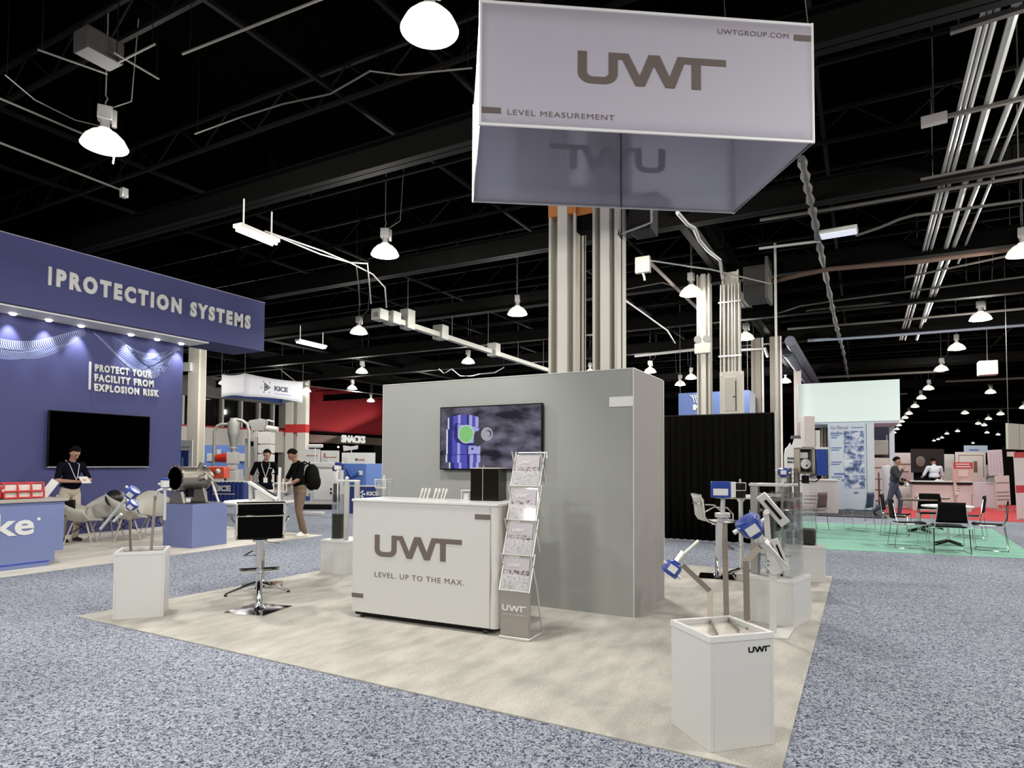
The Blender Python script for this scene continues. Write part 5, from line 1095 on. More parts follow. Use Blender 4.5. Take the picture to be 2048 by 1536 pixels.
t = panel('white booth panel in the middle under the snack band', (-18.55,18.953,0), 25.5, .72, 0, 1.95, white); G().box(-.2, -.035, 1.66, .25, -.03, 1.70).obj('line', MATS['rust_line'], t, smooth=0); G().box(-.25, -.035, 1.68, -.17, -.03, 1.84).obj('figure_print', MATS['rust_line'], t, smooth=0)
t = panel('long white booth panel near the grey wall under the SNACKS letters', (-17.9,19.877,0), 26, 1.35, 0, 1.88, white); text('M', .1, MATS['kice_navy'], t, loc=(-.12, -.035, 1.55), W=.1, H=.1, bold=.01); G().box(.02, -.035, 1.56, .26, -.03, 1.62).obj('line', MATS['rust_line'], t, smooth=0)
t = thing('pillow_banner', 'small white curved banner above the left white booth panel', 'sign', (-17.952,17.57,0), CY); G().box(-.30, -.05, 2.02, .30, .05, 2.16).obj('banner', white, t, bevel=.05); G().cyl((0, 0, 0), (0, 0, 2.05), .02, n=8).obj('pole', alu, t)
t = thing('pillow_banner', 'small white curved banner right of the SNACKS letters, above blue machine', 'sign', (-16.77,18.214,0), CY); G().prism([(-.28, 1.9), (.24, 1.98), (.26, 2.12), (0, 2.08), (-.30, 2.12)], .08, 'y', -.04).obj('banner', white, t, bevel=.01); G().cyl((0, .05, 0), (0, .05, 1.95), .02, n=8).obj('pole', alu, t)
t = panel('tall slim black screen beside the grey wall under the snack band', (-17.85,21.043,0), 27, .42, 0, 2.2, blackm)
t = thing('valve_unit', 'small blue and silver valve unit on a stand left of the blue machine', 'machine', (-12.455,13.157,0), CY)
G().box(-.10, -.08, 1.28, .08, .08, 1.45).obj('housing', navy, t, bevel=.02); G().cyl((-.02, 0, 1.0), (-.02, 0, 1.28), .07, n=14).obj('body', pale_m, t); G().cyl((-.02, 0, 0), (-.02, 0, 1.0), .03, n=10).obj('stand', alu, t); G().cyl((-.02, 0, 0), (-.02, 0, .02), .18, n=20).obj('base', alu, t); G().cyl((-.12, -.02, 1.32), (-.22, -.02, 1.32), .08, n=14).obj('cap', navy, t)
t = tag(G().at(*(-13.439,13.191,0), CY).box(-.30, -.1, 0, .25, .1, .10).obj('low_cart', white, bevel=.02), 'low white cart on the floor in front of the milling machine', 'cart')

# ------------------------------------------------------------ black curtain
vel = mat('black_velour', (.0035, .0033, .0022), .95, spec=.08)
t = thing('drape_wall', 'black pleated pipe and drape curtain behind the right high table', 'curtain', (0, 12.62, 0))
x0 = -3.75; x1 = -1.40; n = 120
for k in range(4):
    a = x0+(x1-x0)*k/4; b_ = x0+(x1-x0)*(k+1)/4; rr = [[], [], [], []]
    for i in range(31):
        u = i/30; xx = a+(b_-a)*u; ph = (xx-x0)*46
        for r_, (z, am) in enumerate(((.02, .045), (.9, .04), (1.8, .035), (2.36, .02))): rr[r_].append((xx, am*math.sin(ph+.3*r_)+.012*math.sin(ph*2.3), z))
    rr.append([(p[0], p[1]*.6, 2.43) for p in rr[3]])
    G().sheet(rr).obj('curtain_panel', vel, t, fix=False, smooth=80, solid=.004)
G().cyl((x0, 0, 2.42), (x1, 0, 2.42), .02, n=10).obj('rail', black, t)
for x in (x0, x1+.03): G().cyl((x, 0, 0), (x, 0, 2.45), .025, n=10).obj('upright', mat('upright_pale', (.45, .43, .40), .4, .5), t)
pipe([(-1.36, 12.70, 0), (-1.36, 12.70, 5.6)], .022, pipe_w, 'slim white vertical pipe rising from the right end of the black curtain')
# blue hanging banner behind the panel column
t = thing('hanging_banner', 'blue hanging box banner with IND lettering behind the panel column', 'sign', (*(-5.125,20.566,0)[:2], 3.141-.25), 0)
W_ = 2.15; H_ = .85
G().box(0, -.02, 0, W_, .0, H_).obj('front_panel', mat('banner_mid_blue', (.09, .14, .33), .7), t, smooth=0)
G().box(W_-.02, 0, 0, W_, 1.3, H_).obj('side_panel', mat('banner_pale', (.60, .66, .72), .6), t, smooth=0)
G().box(0, 1.28, 0, W_, 1.3, H_).obj('back_panel', MATS['banner_mid_blue'], t, smooth=0)
text('IND', .2, white_g, t, loc=(.46, -.03, .30), W=.36, H=.17, ext=.003, bold=.012)
for i in range(4):
    g = G(); g.tube([(.36+i*.07, -.03, .78), (.47+i*.07, -.03, .68), (.50+i*.07, -.03, .52)], .013, 5); g.obj('stripe', white_g, t)
for p in ((0.05, 0.0), (W_-.05, 0.0), (W_-.05, 1.28)): G().tube([(p[0], p[1], H_), (p[0], p[1], 4.0)], .008, 5).obj('suspension_cable', cg, t)
# ------------------------------------------------------------ pale poster booth
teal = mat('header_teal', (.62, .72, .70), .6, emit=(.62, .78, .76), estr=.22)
pale = mat('poster_pale_blue', (.50, .58, .66), .6)
t = thing('poster_booth', 'pale teal booth with a big blank header and a tall poster panel of four photos', 'booth', (0, 23.5, .03))
X0, X1 = (-1.863,23.5,4.192)[0], (1.08,23.5,4.156)[0]
Zt = (1.08,23.5,4.156)[2]; Zb = (1.06,23.5,2.848)[2]
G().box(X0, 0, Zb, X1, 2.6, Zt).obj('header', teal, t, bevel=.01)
G().box(X0+.05, .05, Zb-.06, X1-.03, 2.5, Zb).obj('soffit', pale, t, smooth=0)
PX0, PX1 = (-0.968,23.5,1.964)[0], (0.14,23.5,1.958)[0]
G().box(PX0, .05, 0, PX1, .10, Zb-.06).obj('poster_panel', pale, t, smooth=0)
G().box(PX1+.01, .0, 0, PX1+.22, .8, Zb-.06).obj('wall_post', mat('post_pale', (.52, .58, .62), .6), t, smooth=0)
G().box(X1-.25, 1.6, 0, X1-.1, 1.75, Zb).obj('rear_post', pale, t, smooth=0)
G().box(X0+.1, 1.6, 0, X0+.25, 1.75, Zb).obj('rear_post', pale, t, smooth=0)
ph = ramp_mat('poster_photo', [(.38, (.05, .09, .20)), (.5, (.25, .32, .48)), (.62, (.60, .66, .72))], tscale=6, detail=8, dist=.6, rough=.5)
pw = PX1-PX0
for i, (ya, yb) in enumerate(((862, 888), (891, 917), (920, 946), (950, 975))):
    za = (-0.32,23.5,2.577)[2] if i == 0 else ((-0.326,23.5,2.106)[2] if i == 1 else ((-0.332,23.5,1.637)[2] if i == 2 else (-0.339,23.5,1.151)[2]))
    zb = za-.46
    G().box(PX0+pw*.42, .04, zb, PX0+pw*.94, .052, za-.03).obj('photo_print', ph, t, smooth=0)
    for j in range(2 if i else 3): G().box(PX0+pw*.08, .045, za-.12-j*.07, PX0+pw*(.36-.06*j), .05, za-.085-j*.07).obj('caption_print', mat('caption_blue', (.10, .16, .36), .6), t, smooth=0)
zt_ = (-0.462,23.5,2.742)[2]
text('Vac Material', .2, mat('head_print', (.16, .16, .30), .6), t, loc=(PX0+pw*.07, .045, zt_-.14), W=pw*.46, H=.13, ext=.001)
text('Handling', .2, MATS['head_print'], t, loc=(PX0+pw*.07, .045, zt_-.33), W=pw*.32, H=.14, ext=.001)
G().box(PX0+pw*.62, .045, zt_-.10, PX0+pw*.92, .05, zt_-.07).obj('line_print', MATS['caption_blue'], t, smooth=0)
for i, (u, z, w) in enumerate(((.15, 1.12, .30), (.12, .92, .1), (.35, .92, .15), (.62, .92, .13), (.82, .94, .15), (.12, .62, .12), (.66, .52, .12), (.10, .42, .13))):
    G().box(PX0+pw*u, .045, z, PX0+pw*(u+w), .05, z+.06).obj('small_print', MATS['caption_blue'], t, smooth=0)
cream_c = mat('cream_curtain', (.36, .33, .26), .8)
rr = [[((-1.265,23.5,1.966)[0]+.012*i*2.2, 1.2+.05*math.sin(i*1.7), z) for i in range(24)] for z in (.1, Zb-.1)]
tag(G().sheet(rr).obj('folded_curtain', cream_c, fix=False), 'narrow beige folded curtain left of the poster panel', 'curtain').location = (0, 23.5, .03)
# pink white counter with print
t = thing('booth_counter', 'pale pinkish counter with printed lines left of the poster panel', 'counter', (-1.175,21.74,0), R(10))
pk = mat('pink_white', (.50, .455, .45), .6)
G().box(-.50, -.3, .03, .50, .3, 1.0).obj('body', pk, t, bevel=.005); G().box(-.53, -.33, 1.0, .53, .33, 1.04).obj('top', mat('top_pale', (.66, .62, .60), .4), t, bevel=.004)
pr_ = mat('print_brown', (.18, .10, .09), .6)
for i, (a, z, w) in enumerate(((-.40, .90, .22), (-.42, .52, .60), (-.42, .42, .62), (-.42, .30, .45), (-.3, .14, .5))): G().box(a, -.305, z, a+w, -.30, z+(.035 if i in (1, 2, 3) else .015)).obj('print_line', pr_, t, smooth=0)
# bottle shaped standee
t = thing('bottle_standee', 'large white jug shaped cut out lettered POWDER behind the clear tanks', 'sign', (-1.76,20.689,0), CY)
poly = [(-.26, 0), (.26, 0), (.26, 1.9), (.22, 2.05), (.20, 2.25), (.02, 2.25), (-.02, 2.08), (-.07, 2.03), (-.10, 2.12), (-.16, 2.02), (-.24, 1.95), (-.27, 1.75)]
G().prism(poly, .05, 'y', 0).obj('board', mat('jug_white', (.66, .65, .64), .5), t, smooth=0)
text('POWDER', .12, black, t, loc=(-.19, -.004, 1.62), W=.36, H=.075, bold=.006); text('BULK SOLIDS', .12, black, t, loc=(-.19, -.004, 1.52), W=.36, H=.065, bold=.006)
for z, w in ((1.30, .32), (1.18, .30), (1.06, .33), (.94, .28)): G().box(-.18, -.004, z, -.18+w, 0, z+.05).obj('print_line', mat('print_grey', (.3, .29, .28), .6), t, smooth=0)
G().prism([(-.07, 2.24), (.22, 2.24), (.20, 2.34), (-.05, 2.34)], .06, 'y', 0).obj('cap', mat('cap_plum', (.10, .07, .10), .5), t, smooth=0)
# white machines between standee and poster panel
t = thing('filter_housing', 'white rectangular filter housing hung beside the jug standee', 'machine', (-1.536,22.975,0), CY)
G().box(-.17, -.15, 2.05, .17, .15, 3.05).obj('housing', pk, t, bevel=.01); G().box(.20, -.1, 1.8, .36, .1, 2.6).obj('side_box', white, t, bevel=.01); G().cyl((0, 0, 0), (0, 0, 2.05), .05, n=12).obj('leg', alu, t); G().box(-.3, -.1, 1.45, .35, .15, 1.75).obj('feeder', pale_m, t, bevel=.03)
t = thing('steel_column', 'pale column between the jug standee and the poster booth', 'column', (-2.119,26.759,0), CY); G().box(-.10, -.1, 0, .10, .1, 5.6).obj('shaft', mat('pink_col', (.5, .44, .42), .6), t, smooth=0)
# ------------------------------------------------------------ black mesh chairs on green carpet
meshm = mat('chair_black', (.003, .003, .003), .8, spec=.1)
def sled_chair(label, loc, rz, m=None, grp='black sled base chairs on the green carpet'):
    t = thing('mesh_chair', label, 'chair', loc, rz, grp)
    m = m or meshm
    rows = [[(x, y+.02*math.cos(x*5), z-.03*abs(x)) for y, z in ((.24, .46), (.1, .445), (-.08, .44), (-.18, .45))] for x in (-.22, -.1, 0, .1, .22)]
    G().sheet(rows).obj('seat', m, t, solid=.02, fix=False)
    rows = [[(x*(1-.12*k/4), -.20-.03*k/4-.04+.04*abs(x)*4*.4, .52+.085*k) for k in range(5)] for x in (-.22, -.13, 0, .13, .22)]
    G().sheet(rows).obj('backrest', m, t, solid=.014, fix=False)
    for s in (-1, 1):
        G().tube([(s*.20, -.26, .80), (s*.23, -.22, .50), (s*.24, -.18, .44), (s*.24, .20, .44), (s*.25, .24, .40), (s*.26, .22, .012), (s*.26, -.26, .012), (s*.25, -.20, .42)], .0085, 6).obj('sled_frame', chrome, t)
    g = G(); g.tube([(-.26, .22, .012), (.26, .22, .012)], .0085, 6).obj('cross_tube', chrome, t); G().tube([(-.24, -.05, .425), (.24, -.05, .425)], .0085, 6).obj('cross_tube', chrome, t)
    return t
sled_chair('nearest black mesh chair on the green carpet, seen from behind', (1.287,13.198,0), R(5))
sled_chair('black chair seen side on at the left of the nearest one, leaning towards the tables', (0.704,13.623,0), R(-80))
sled_chair('black chair side on at the right end of the green carpet', (1.966,13.986,0), R(80))
sled_chair('black chair behind the left side on chair, near the walking man', (0.619,15.814,0), R(-100))
sled_chair('black chair by the far counter, partly behind the table', (1.942,16.199,0), R(75))
sled_chair('dark navy chair in front of the poster panel', (-0.074,16.669,0), R(70), mat('chair_navy', (.01, .02, .07), .6))
sled_chair('brownish chair in front of the pinkish counter', (-1.011,16.044,0), R(65), mat('chair_plum', (.09, .04, .05), .6))
sled_chair('black chair with its back to the far white counter', (1.316,16.531,0), R(185))
wood_t = mat('table_brown', (.10, .065, .05), .5)
def cafe_table(label, loc, m, r=.40):
    t = thing('cafe_table', label, 'table', loc, R(20), 'round cafe tables on the green carpet')
    G().lathe([(0, .70), (r-.01, .70), (r, .71), (r, .725), (r-.01, .735), (0, .735)], 32).obj('tabletop', m, t); G().cyl((0, 0, .05), (0, 0, .70), .025, n=10).obj('column', chrome, t)
    for k in range(4):
        a = PI/2*k+.4; G().tube([(.03*math.cos(a), .03*math.sin(a), .08), (.3*math.cos(a), .3*math.sin(a), .012)], [.03, .014], 8).obj('leg', black, t)
    return t
cafe_table('white topped cafe table beside the nearest mesh chair', (1.389,14.393,0), white_g, .42)
cafe_table('brown topped cafe table in front of the walking man', (1.097,16.82,0), wood_t, .36)
cafe_table('brown topped cafe table in front of the far white counter', (1.423,17.88,0), wood_t, .36)
# ------------------------------------------------------------ far booths at the right
t = thing('far_counter', 'long white counter with a black top where the man in the white shirt stands', 'counter', (2.221,25.134,0), R(5))
G().box(-.80, -.25, .0, .80, .25, .86).obj('body', pk, t, smooth=0); G().box(-.84, -.3, .86, .84, .3, .93).obj('top', black, t, smooth=0); G().box(-.84, -.25, .935, .84, .3, .97).obj('top_lip', white, t, smooth=0); G().box(-.72, -.26, .1, .72, -.25, .74).obj('inset_panel', mat('inset', (.52, .47, .46), .5), t, smooth=0)
t = panel('red and white printed poster standing on the far white counter', (2.841,25.016,0), 20.6, .62, .50, 1.58, mat('poster_blush', (.52, .36, .34), .5))
redp = mat('poster_red', (.45, .05, .06), .5)
G().box(-.31, -.03, 1.38, .31, -.026, 1.58).obj('red_header', redp, t, smooth=0)
G().box(-.24, -.034, 1.50, .20, -.03, 1.535).obj('header_print', label_w, t, smooth=0); G().box(-.24, -.034, 1.42, .24, -.03, 1.455).obj('header_print', label_w, t, smooth=0)
G().box(-.16, -.034, 1.12, .14, -.03, 1.34).obj('photo_print', mat('photo_rose', (.60, .50, .46), .5), t, bevel=.02)
G().box(-.28, -.034, .54, .28, -.03, .92).obj('text_field', label_w, t, smooth=0)
for z in (.82, .74, .66): G().box(-.24, -.038, z, .06, -.034, z+.02).obj('print_line', pr_, t, smooth=0)
t = panel('large black display screen behind the man in the white shirt', (2.205,29.114,0), 24.5, 1.25, 1.20, 2.10, mat('screen_far', (.012, .011, .010), .5)); G().ball((-.3, -.05, 1.62), (.18, .02, .20)).obj('screen_print', mat('screen_far2', (.16, .14, .12), .5), t)
for i, (px, d, w, z1, lb2) in enumerate(((1782, 26.0, 1.75, 1.98, 'wide off white backdrop behind the man in the dark jacket'), (1895, 27.0, .55, 1.95, 'narrow white backdrop right of the black display screen'), (1941, 26, 1.2, 2.02, 'white backdrop with a thin frame line behind the red poster'))):
    t = panel(lb2, ((1.042,30.189,0)[0], (1.042,30.189,0)[1]) if i == 0 else (((3.169,32.487,0)[0], (3.169,32.487,0)[1]) if i == 1 else ((3.87,31.729,0)[0], (3.87,31.729,0)[1])), d, w, 0, z1, pk if i == 0 else mat('backdrop_w', (.58, .58, .55), .6))
    if i == 0:
        for a, z, ww in ((-.5, 1.78, .5), (-.1, 1.66, .3), (.2, 1.5, .6), (-.7, 1.35, .3), (.3, 1.2, .4)): G().box(a, -.035, z, a+ww, -.03, z+.04).obj('print_line', pr_, t, smooth=0)
    if i == 2:
        g = G(); g.tube([(-.5, -.03, 1.0), (-.5, -.03, 1.9), (.5, -.03, 1.9), (.5, -.03, 1.0)], .012, 5); g.obj('frame_line', pr_, t); G().box(.1, -.035, 1.2, .25, -.03, 1.65).obj('print_patch', pr_, t, smooth=0)
for px_, d, z0, z1, w, tilt, lb2, mm in ((0, 22.0, 1.15, 2.02, .50, 3, 'pale lilac roll up banner, upper one near the right edge', mat('lilac', (.52, .46, .52), .6)), (1, 21.0, .2, 1.15, .46, 2, 'striped white lower banner near the right edge', mat('stripe_white', (.55, .50, .50), .6)), (2, 17.5, .05, 1.85, .40, 2, 'white banner with a red band cut by the right picture edge', mat('banner_w', (.58, .54, .54), .6))):
    P0 = ((4.087,27.29,0), (4.045,26.128,0), (3.862,22.04,0))[px_]
    t = thing('roll_banner', lb2, 'banner', P0, CY); g = G(); g.M = Matrix.Rotation(R(-tilt), 4, 'Y'); g.box(-w/2, -.02, z0, w/2, .0, z1); g.obj('banner', mm, t, smooth=0); G().cyl((0, .03, 0), (0, .03, z1-.02), .012, n=8).obj('pole', alu, t); G().box(-w/2, -.06, 0, w/2, .08, .03).obj('foot', alu, t, smooth=0)
    g = G(); g.M = Matrix.Rotation(R(-tilt), 4, 'Y')
    if px_ == 2: g.box(-w/2, -.024, .75, w/2, -.02, .95).obj('red_band', redp, t, smooth=0); g2 = G(); g2.M = g.M; g2.box(-w/2, -.024, 1.7, w/2, -.02, 1.85).obj('red_band', redp, t, smooth=0)
    elif px_ == 1:
        for z in (.35, .47, .59, .9): g.box(-w/2+.02, -.024, z, w/2-.02, -.02, z+.04)
        g.obj('stripe', mat('stripe_grey', (.22, .20, .20), .6), t, smooth=0)
    else:
        for x in (-.15, -.05, .05, .15): g.box(x, -.024, z0+.06, x+.01, -.02, z1-.08)
        g.obj('stripe', mat('stripe_lilac', (.36, .30, .40), .6), t, smooth=0)
t = thing('hanging_banner', 'beige hanging sign block cut by the right picture edge', 'sign', (3.465,20.115,0), R(60))
G().box(-.62, 0, 1.88, .9, .05, 2.52).obj('panel', mat('beige_sign', (.50, .47, .40), .6), t, smooth=0); G().box(.0, -.004, 1.88, .015, 0, 2.52).obj('seam', mat('seam', (.2, .18, .15), .6), t, smooth=0)
for x in (-.55, .6): G().tube([(x, .02, 2.5), (x, .02, 6.7)], .008, 5).obj('suspension_cable', cg, t)
t = thing('hanging_banner', 'small pale blue sign above the white backdrop at the right', 'sign', (4.222,33.06,0), CY); G().box(-.48, -.03, 2.02, .48, .03, 2.32).obj('panel', mat('sign_pale_blue', (.42, .52, .66), .6), t, smooth=0); G().cyl((0, .05, 0), (0, .05, 2.05), .02, n=8).obj('pole', alu, t); G().box(-.3, -.035, 2.1, .1, -.03, 2.16).obj('print_line', MATS['caption_blue'], t, smooth=0)
t = thing('small_sign', 'tiny white sign on a dark panel near the right edge', 'sign', (5.033,30.084,0), CY); G().box(-.42, 0, 0, .42, .05, 2.2).obj('panel', blackm, t, smooth=0); G().box(-.30, -.03, 1.82, .0, 0, 2.0).obj('sign_plate', white, t, smooth=0)
t = thing('draped_table', 'small round table with a pale lilac cloth right of the red poster', 'table', (3.77,28.256,0), 0)
g = G(); rr = []
for z, r in ((.0, .44), (.4, .40), (.86, .36)): rr.append([(r*(1+.05*math.sin(k*6))*math.cos(2*PI*k/60), r*(1+.05*math.sin(k*6))*math.sin(2*PI*k/60), z) for k in range(61)])
g.sheet(rr).obj('tablecloth', mat('cloth_lilac', (.50, .46, .50), .8), t, fix=False); G().cyl((0, 0, .85), (0, 0, .87), .37, n=30).obj('tabletop', MATS['cloth_lilac'], t)
t = thing('bulk_bag_frame', 'grey bulk bag hanging in a dark frame right of the poster panel', 'bag', (0.551,27.643,0), CY)
G().box(-.28, -.2, 1.85, .28, .2, 2.40).obj('bag', mat('bag_grey', (.30, .29, .26), .9, bump=.5, bscale=12), t, bevel=.04)
for sx in (-.26, .26): G().tube([(sx, -.1, 2.38), (sx*1.05, -.1, 2.60)], .02, 6).obj('loop', MATS['bag_grey'], t)
g = G(); g.box(-.42, .1, 1.75, .62, .15, 2.95); g.obj('rear_panel', mat('navy_dark', (.012, .014, .04), .6), t, smooth=0)
for sx in (-.40, .60): G().box(sx-.02, .16, 0, sx+.02, .2, 1.8).obj('leg', black, t, smooth=0)
t = thing('white_cabinets', 'white boxes and parts on a low table between the two far men', 'table', (1.302,26.343,0), CY)
G().box(-.40, -.25, .0, .42, .25, .72).obj('cabinet', white, t, bevel=.01); G().box(-.36, -.26, .1, .0, -.25, .62).obj('door', mat('door_grey', (.5, .49, .47), .5), t, smooth=0)
for a, z, m_ in ((-.3, .74, alu), (-.1, .80, black), (.1, .74, alu), (.28, .84, white)): G().ball((a, 0, z+.04), (.09, .08, .08)).obj('machine_part', m_, t)
t = thing('wooden_rack', 'brown open rack with red items beside the poster booth', 'rack', (0.461,27.139,0), CY)
for x in (-.18, .18):
    for yq in (-.15, .15): G().box(x-.02, yq-.02, 0, x+.02, yq+.02, 1.2).obj('post', mat('rack_brown', (.14, .07, .05), .6), t, smooth=0)
for z in (.15, .55, .95): G().box(-.2, -.17, z, .2, .17, z+.03).obj('shelf', MATS['rack_brown'], t, smooth=0)
t = thing('white_bag', 'tall soft white sack standing beside the walking man', 'bag', (0.82,26.423,0), CY); G().lathe([(0, 0), (.20, .02), (.23, .5), (.20, 1.0), (.24, 1.35), (.18, 1.45), (0, 1.48)], 20, sy=.7).obj('bag', mat('sack_white', (.58, .60, .64), .8, bump=.6, bscale=8), t)
for k, (px_, d, w, h, m_, lb2) in enumerate(((1990, 30, .5, 1.4, pale_m, 'grey round machine near the lilac banner'), (2015, 26, .5, 1.6, white, 'white cabinet behind the striped banner'), (1702, 30, 1.2, 1.0, blackm, 'black draped block behind the poster booth'))):
    P0 = ((5.471,37.158,0), (5.186,32.445,0), (-0.44,33.94,0))[k]
    t = thing(('round_machine', 'white_cabinet', 'draped_block')[k], lb2, ('machine', 'cabinet', 'block')[k], P0, CY); 
    if k == 0: g = G(); g.cyl((-.6, 0, 1.2), (.3, 0, 1.2), .32, n=20); g.box(-.4, -.15, 0, .1, .15, .95); g.obj('drum', m_, t, bevel=.01)
    else: G().box(-w/2, -.25, 0, w/2, .25, h).obj('body', m_, t, bevel=.03)

# ------------------------------------------------------------ people
import numpy as np
def person(label, loc, rz, J, cols, voxel=.009, group=None, extra=()):
    """one continuous remeshed body; J: joints in metres, figure faces -y, x is its left side positive"""
    pr = []   # (kind, a, b, ra, rb, mat index)
    def cap(a, b, ra, rb, m): pr.append(('c', Vector(a), Vector(b), ra, rb, m))
    def ell(c, r, m): pr.append(('e', Vector(c), Vector(r), 0, 0, m))
    pel, che, nek, hed = (Vector(J[k]) for k in ('pelvis', 'chest', 'neck', 'head'))
    belly = J.get('belly', .0)
    ell(pel, (.165, .125, .13), 1); ell(pel.lerp(che, .45)+Vector((0, -.01-belly*.4, 0)), (.155+belly*.4, .125+belly, .17), 0); ell(che, (.165, .12, .17), 0)
    shl, shr = Vector(J['sh'][0]), Vector(J['sh'][1])
    cap(shl, shr, .062, .062, 0); cap(che+Vector((0, 0, .10)), nek, .10, .058, 0); cap(nek, hed-Vector((0, 0, .05)), .054, .052, 2)
    fd = Vector(J.get('face', (0, -1, 0))).normalized(); up = Vector((0, 0, 1)); sd = fd.cross(up).normalized(); hu = sd.cross(fd).normalized()
    ell(hed+hu*.02-fd*.005, (.078, .094, .105), 2); ell(hed+fd*.025-hu*.055, (.056, .060, .060), 2)
    cap(hed+fd*.088+hu*.012, hed+fd*.108-hu*.020, .010, .014, 2)
    for s in (-1, 1): cap(hed+sd*s*.078+hu*.018-fd*.005, hed+sd*s*.080-hu*.020, .014, .010, 2)
    for i, s in ((0, 1), (1, -1)):
        sh, el, ha = Vector(J['sh'][i]), Vector(J['el'][i]), Vector(J['ha'][i])
        sl = sh.lerp(el, .82); cap(sh, sl, .056, .052, 0) if cols.get('sleeve', 1) else None
        cap(sh, el, .045, .040, 2 if cols.get('sleeve', 1) == 1 else 0); 
        if cols.get('sleeve', 1) == 2: cap(sh, el, .062, .050, 0); cap(el, el.lerp(ha, .92), .048, .036, 0)
        cap(el, ha, .041, .026, 2)
        d = (ha-el).normalized(); hd = Vector(J.get('hdir', (d, d))[i]).normalized()
        sdv = hd.cross(Vector((0, 0, 1)));  sdv = sdv.normalized() if sdv.length > .2 else Vector((1, 0, 0))
        pc_ = ha+hd*.045; cap(ha+hd*.01, pc_+hd*.02, .026, .034, 2)
        for q, ln in enumerate((.055, .066, .072, .062)):
            b0 = ha+hd*.075+sdv*(q-1.5)*.019; nrm = hd.cross(sdv)
            cap(b0, b0+hd*ln*.55, .0105, .010, 2); cap(b0+hd*ln*.55, b0+hd*ln*.85-nrm*.018*(1 if i else -1), .010, .009, 2)
        t0 = ha+hd*.03-sdv*.03; cap(t0, t0+hd*.035-sdv*.022, .013, .010, 2)
        hp, kn, an = Vector(J['hip'][i]), Vector(J['kn'][i]), Vector(J['an'][i])
        cap(hp, kn, .092, .066, 1); cap(kn, an, .064, .050, 1)
        fdv = Vector(J.get('toe', ((0, -1, 0), (0, -1, 0)))[i]).normalized()
        cap(an-Vector((0, 0, .045))-fdv*.03, an-Vector((0, 0, .05))+fdv*.15, .042, .036, 3)
    for e in extra:
        if e[0] == 'cap': cap(*e[1:])
        else: ell(*e[1:])
    g = G()
    for k, a, b, ra, rb, m in pr:
        if k == 'e': g.ball(a, tuple(b), 20, 14)
        else: g.cyl(a, b, ra, rb, 14); g.ball(a, ra, 14, 9); g.ball(b, rb, 14, 9)
    zmin = .0
    tmp = g.obj('tmp_body', skin, None, smooth=0); md = tmp.modifiers.new('r', 'REMESH'); md.mode = 'VOXEL'; md.voxel_size = voxel
    sm = tmp.modifiers.new('s', 'SMOOTH'); sm.factor = .5; sm.iterations = 3
    dg = bpy.context.evaluated_depsgraph_get(); me = bpy.data.meshes.new_from_object(tmp.evaluated_get(dg)); bpy.data.objects.remove(tmp)
    me.materials.clear()
    for k in ('shirt', 'pants', 'skin', 'shoes'): me.materials.append(cols[k])
    n = len(me.polygons); c = np.empty(n*3); me.polygons.foreach_get('center', c); c = c.reshape(-1, 3)
    best = np.full(n, 1e9); mi = np.zeros(n, int)
    for k, a, b, ra, rb, m in pr:
        a_ = np.array(a); b_ = np.array(b)
        if k == 'e': q = (c-a_)/b_; d = (np.linalg.norm(q, axis=1)-1)*min(b_)
        else:
            ab = b_-a_; tt = np.clip(((c-a_)@ab)/max(ab@ab, 1e-9), 0, 1); d = np.linalg.norm(c-a_-tt[:, None]*ab, axis=1)-(ra+(rb-ra)*tt)
        w = d < best; best[w] = d[w]; mi[w] = m
    me.polygons.foreach_set('material_index', mi.astype(np.int32)); me.polygons.foreach_set('use_smooth', [True]*n); me.update()
    t = thing('person', label, 'person', loc, rz, group)
    me.name = 'body'; o = bpy.data.objects.new('body', me); COL.objects.link(o); o.parent = t
    # hair: a cap over the skull
    g = G(); M = Matrix((sd, -fd, hu)).transposed().to_4x4(); M.translation = hed+hu*.028-fd*.012; g.M = M
    hc = cols.get('hair_cut', .0); rr = []
    for i in range(9):
        p = PI/2*i/8; row = []
        for k in range(25):
            th = 2*PI*k/24; ff = -math.sin(th)   # -1 back, 1 front
            pp_ = p*(1.15 if ff < .2 else .80-.22*ff); r = 1.04+.03*math.sin(k*5+i*3)*cols.get('curl', 0)
            row.append((.083*r*math.sin(pp_)*math.cos(th), .098*r*math.sin(pp_)*math.sin(th), .108*r*math.cos(pp_)))
        rr.append(row)
    g.sheet(rr).obj('hair', cols.get('hair', hairm), t, solid=.008, fix=False, smooth=80)
    g = G()
    for s in (-1, 1): g.ball(hed+fd*.086+sd*s*.032+hu*.018, .0085, 8, 6)
    g.obj('eyes', mat('eye_dark', (.03, .02, .02), .3), t)
    g = G()
    for s in (-1, 1): g.tube([hed+fd*.092+sd*s*.018+hu*.036, hed+fd*.088+sd*s*.046+hu*.036], .005, 6)
    g.obj('eyebrows', hairm, t)
    G().tube([hed+fd*.088-sd*.022-hu*.056, hed+fd*.096-hu*.054, hed+fd*.088+sd*.022-hu*.056], .0055, 6).obj('mouth', mat('lip', (.22, .08, .065), .5), t)
    # belt and collar
    if cols.get('belt'): 
        rr = [[(pel.x+.168*math.cos(2*PI*k/28), pel.y+.135*math.sin(2*PI*k/28), pel.z+.075+dz) for k in range(29)] for dz in (0, .035)]
        G().sheet(rr).obj('belt', black, t, solid=.006, fix=False)
    return t, hed, fd, sd, hu
khaki = mat('khaki', (.42, .38, .30), .85, bump=.3, bscale=20); navy_s = mat('shirt_navy', (.005, .005, .011), .95, spec=.05, bump=.2, bscale=25); black_s = mat('shirt_black', (.0035, .0035, .004), .95, spec=.05, bump=.2, bscale=25)
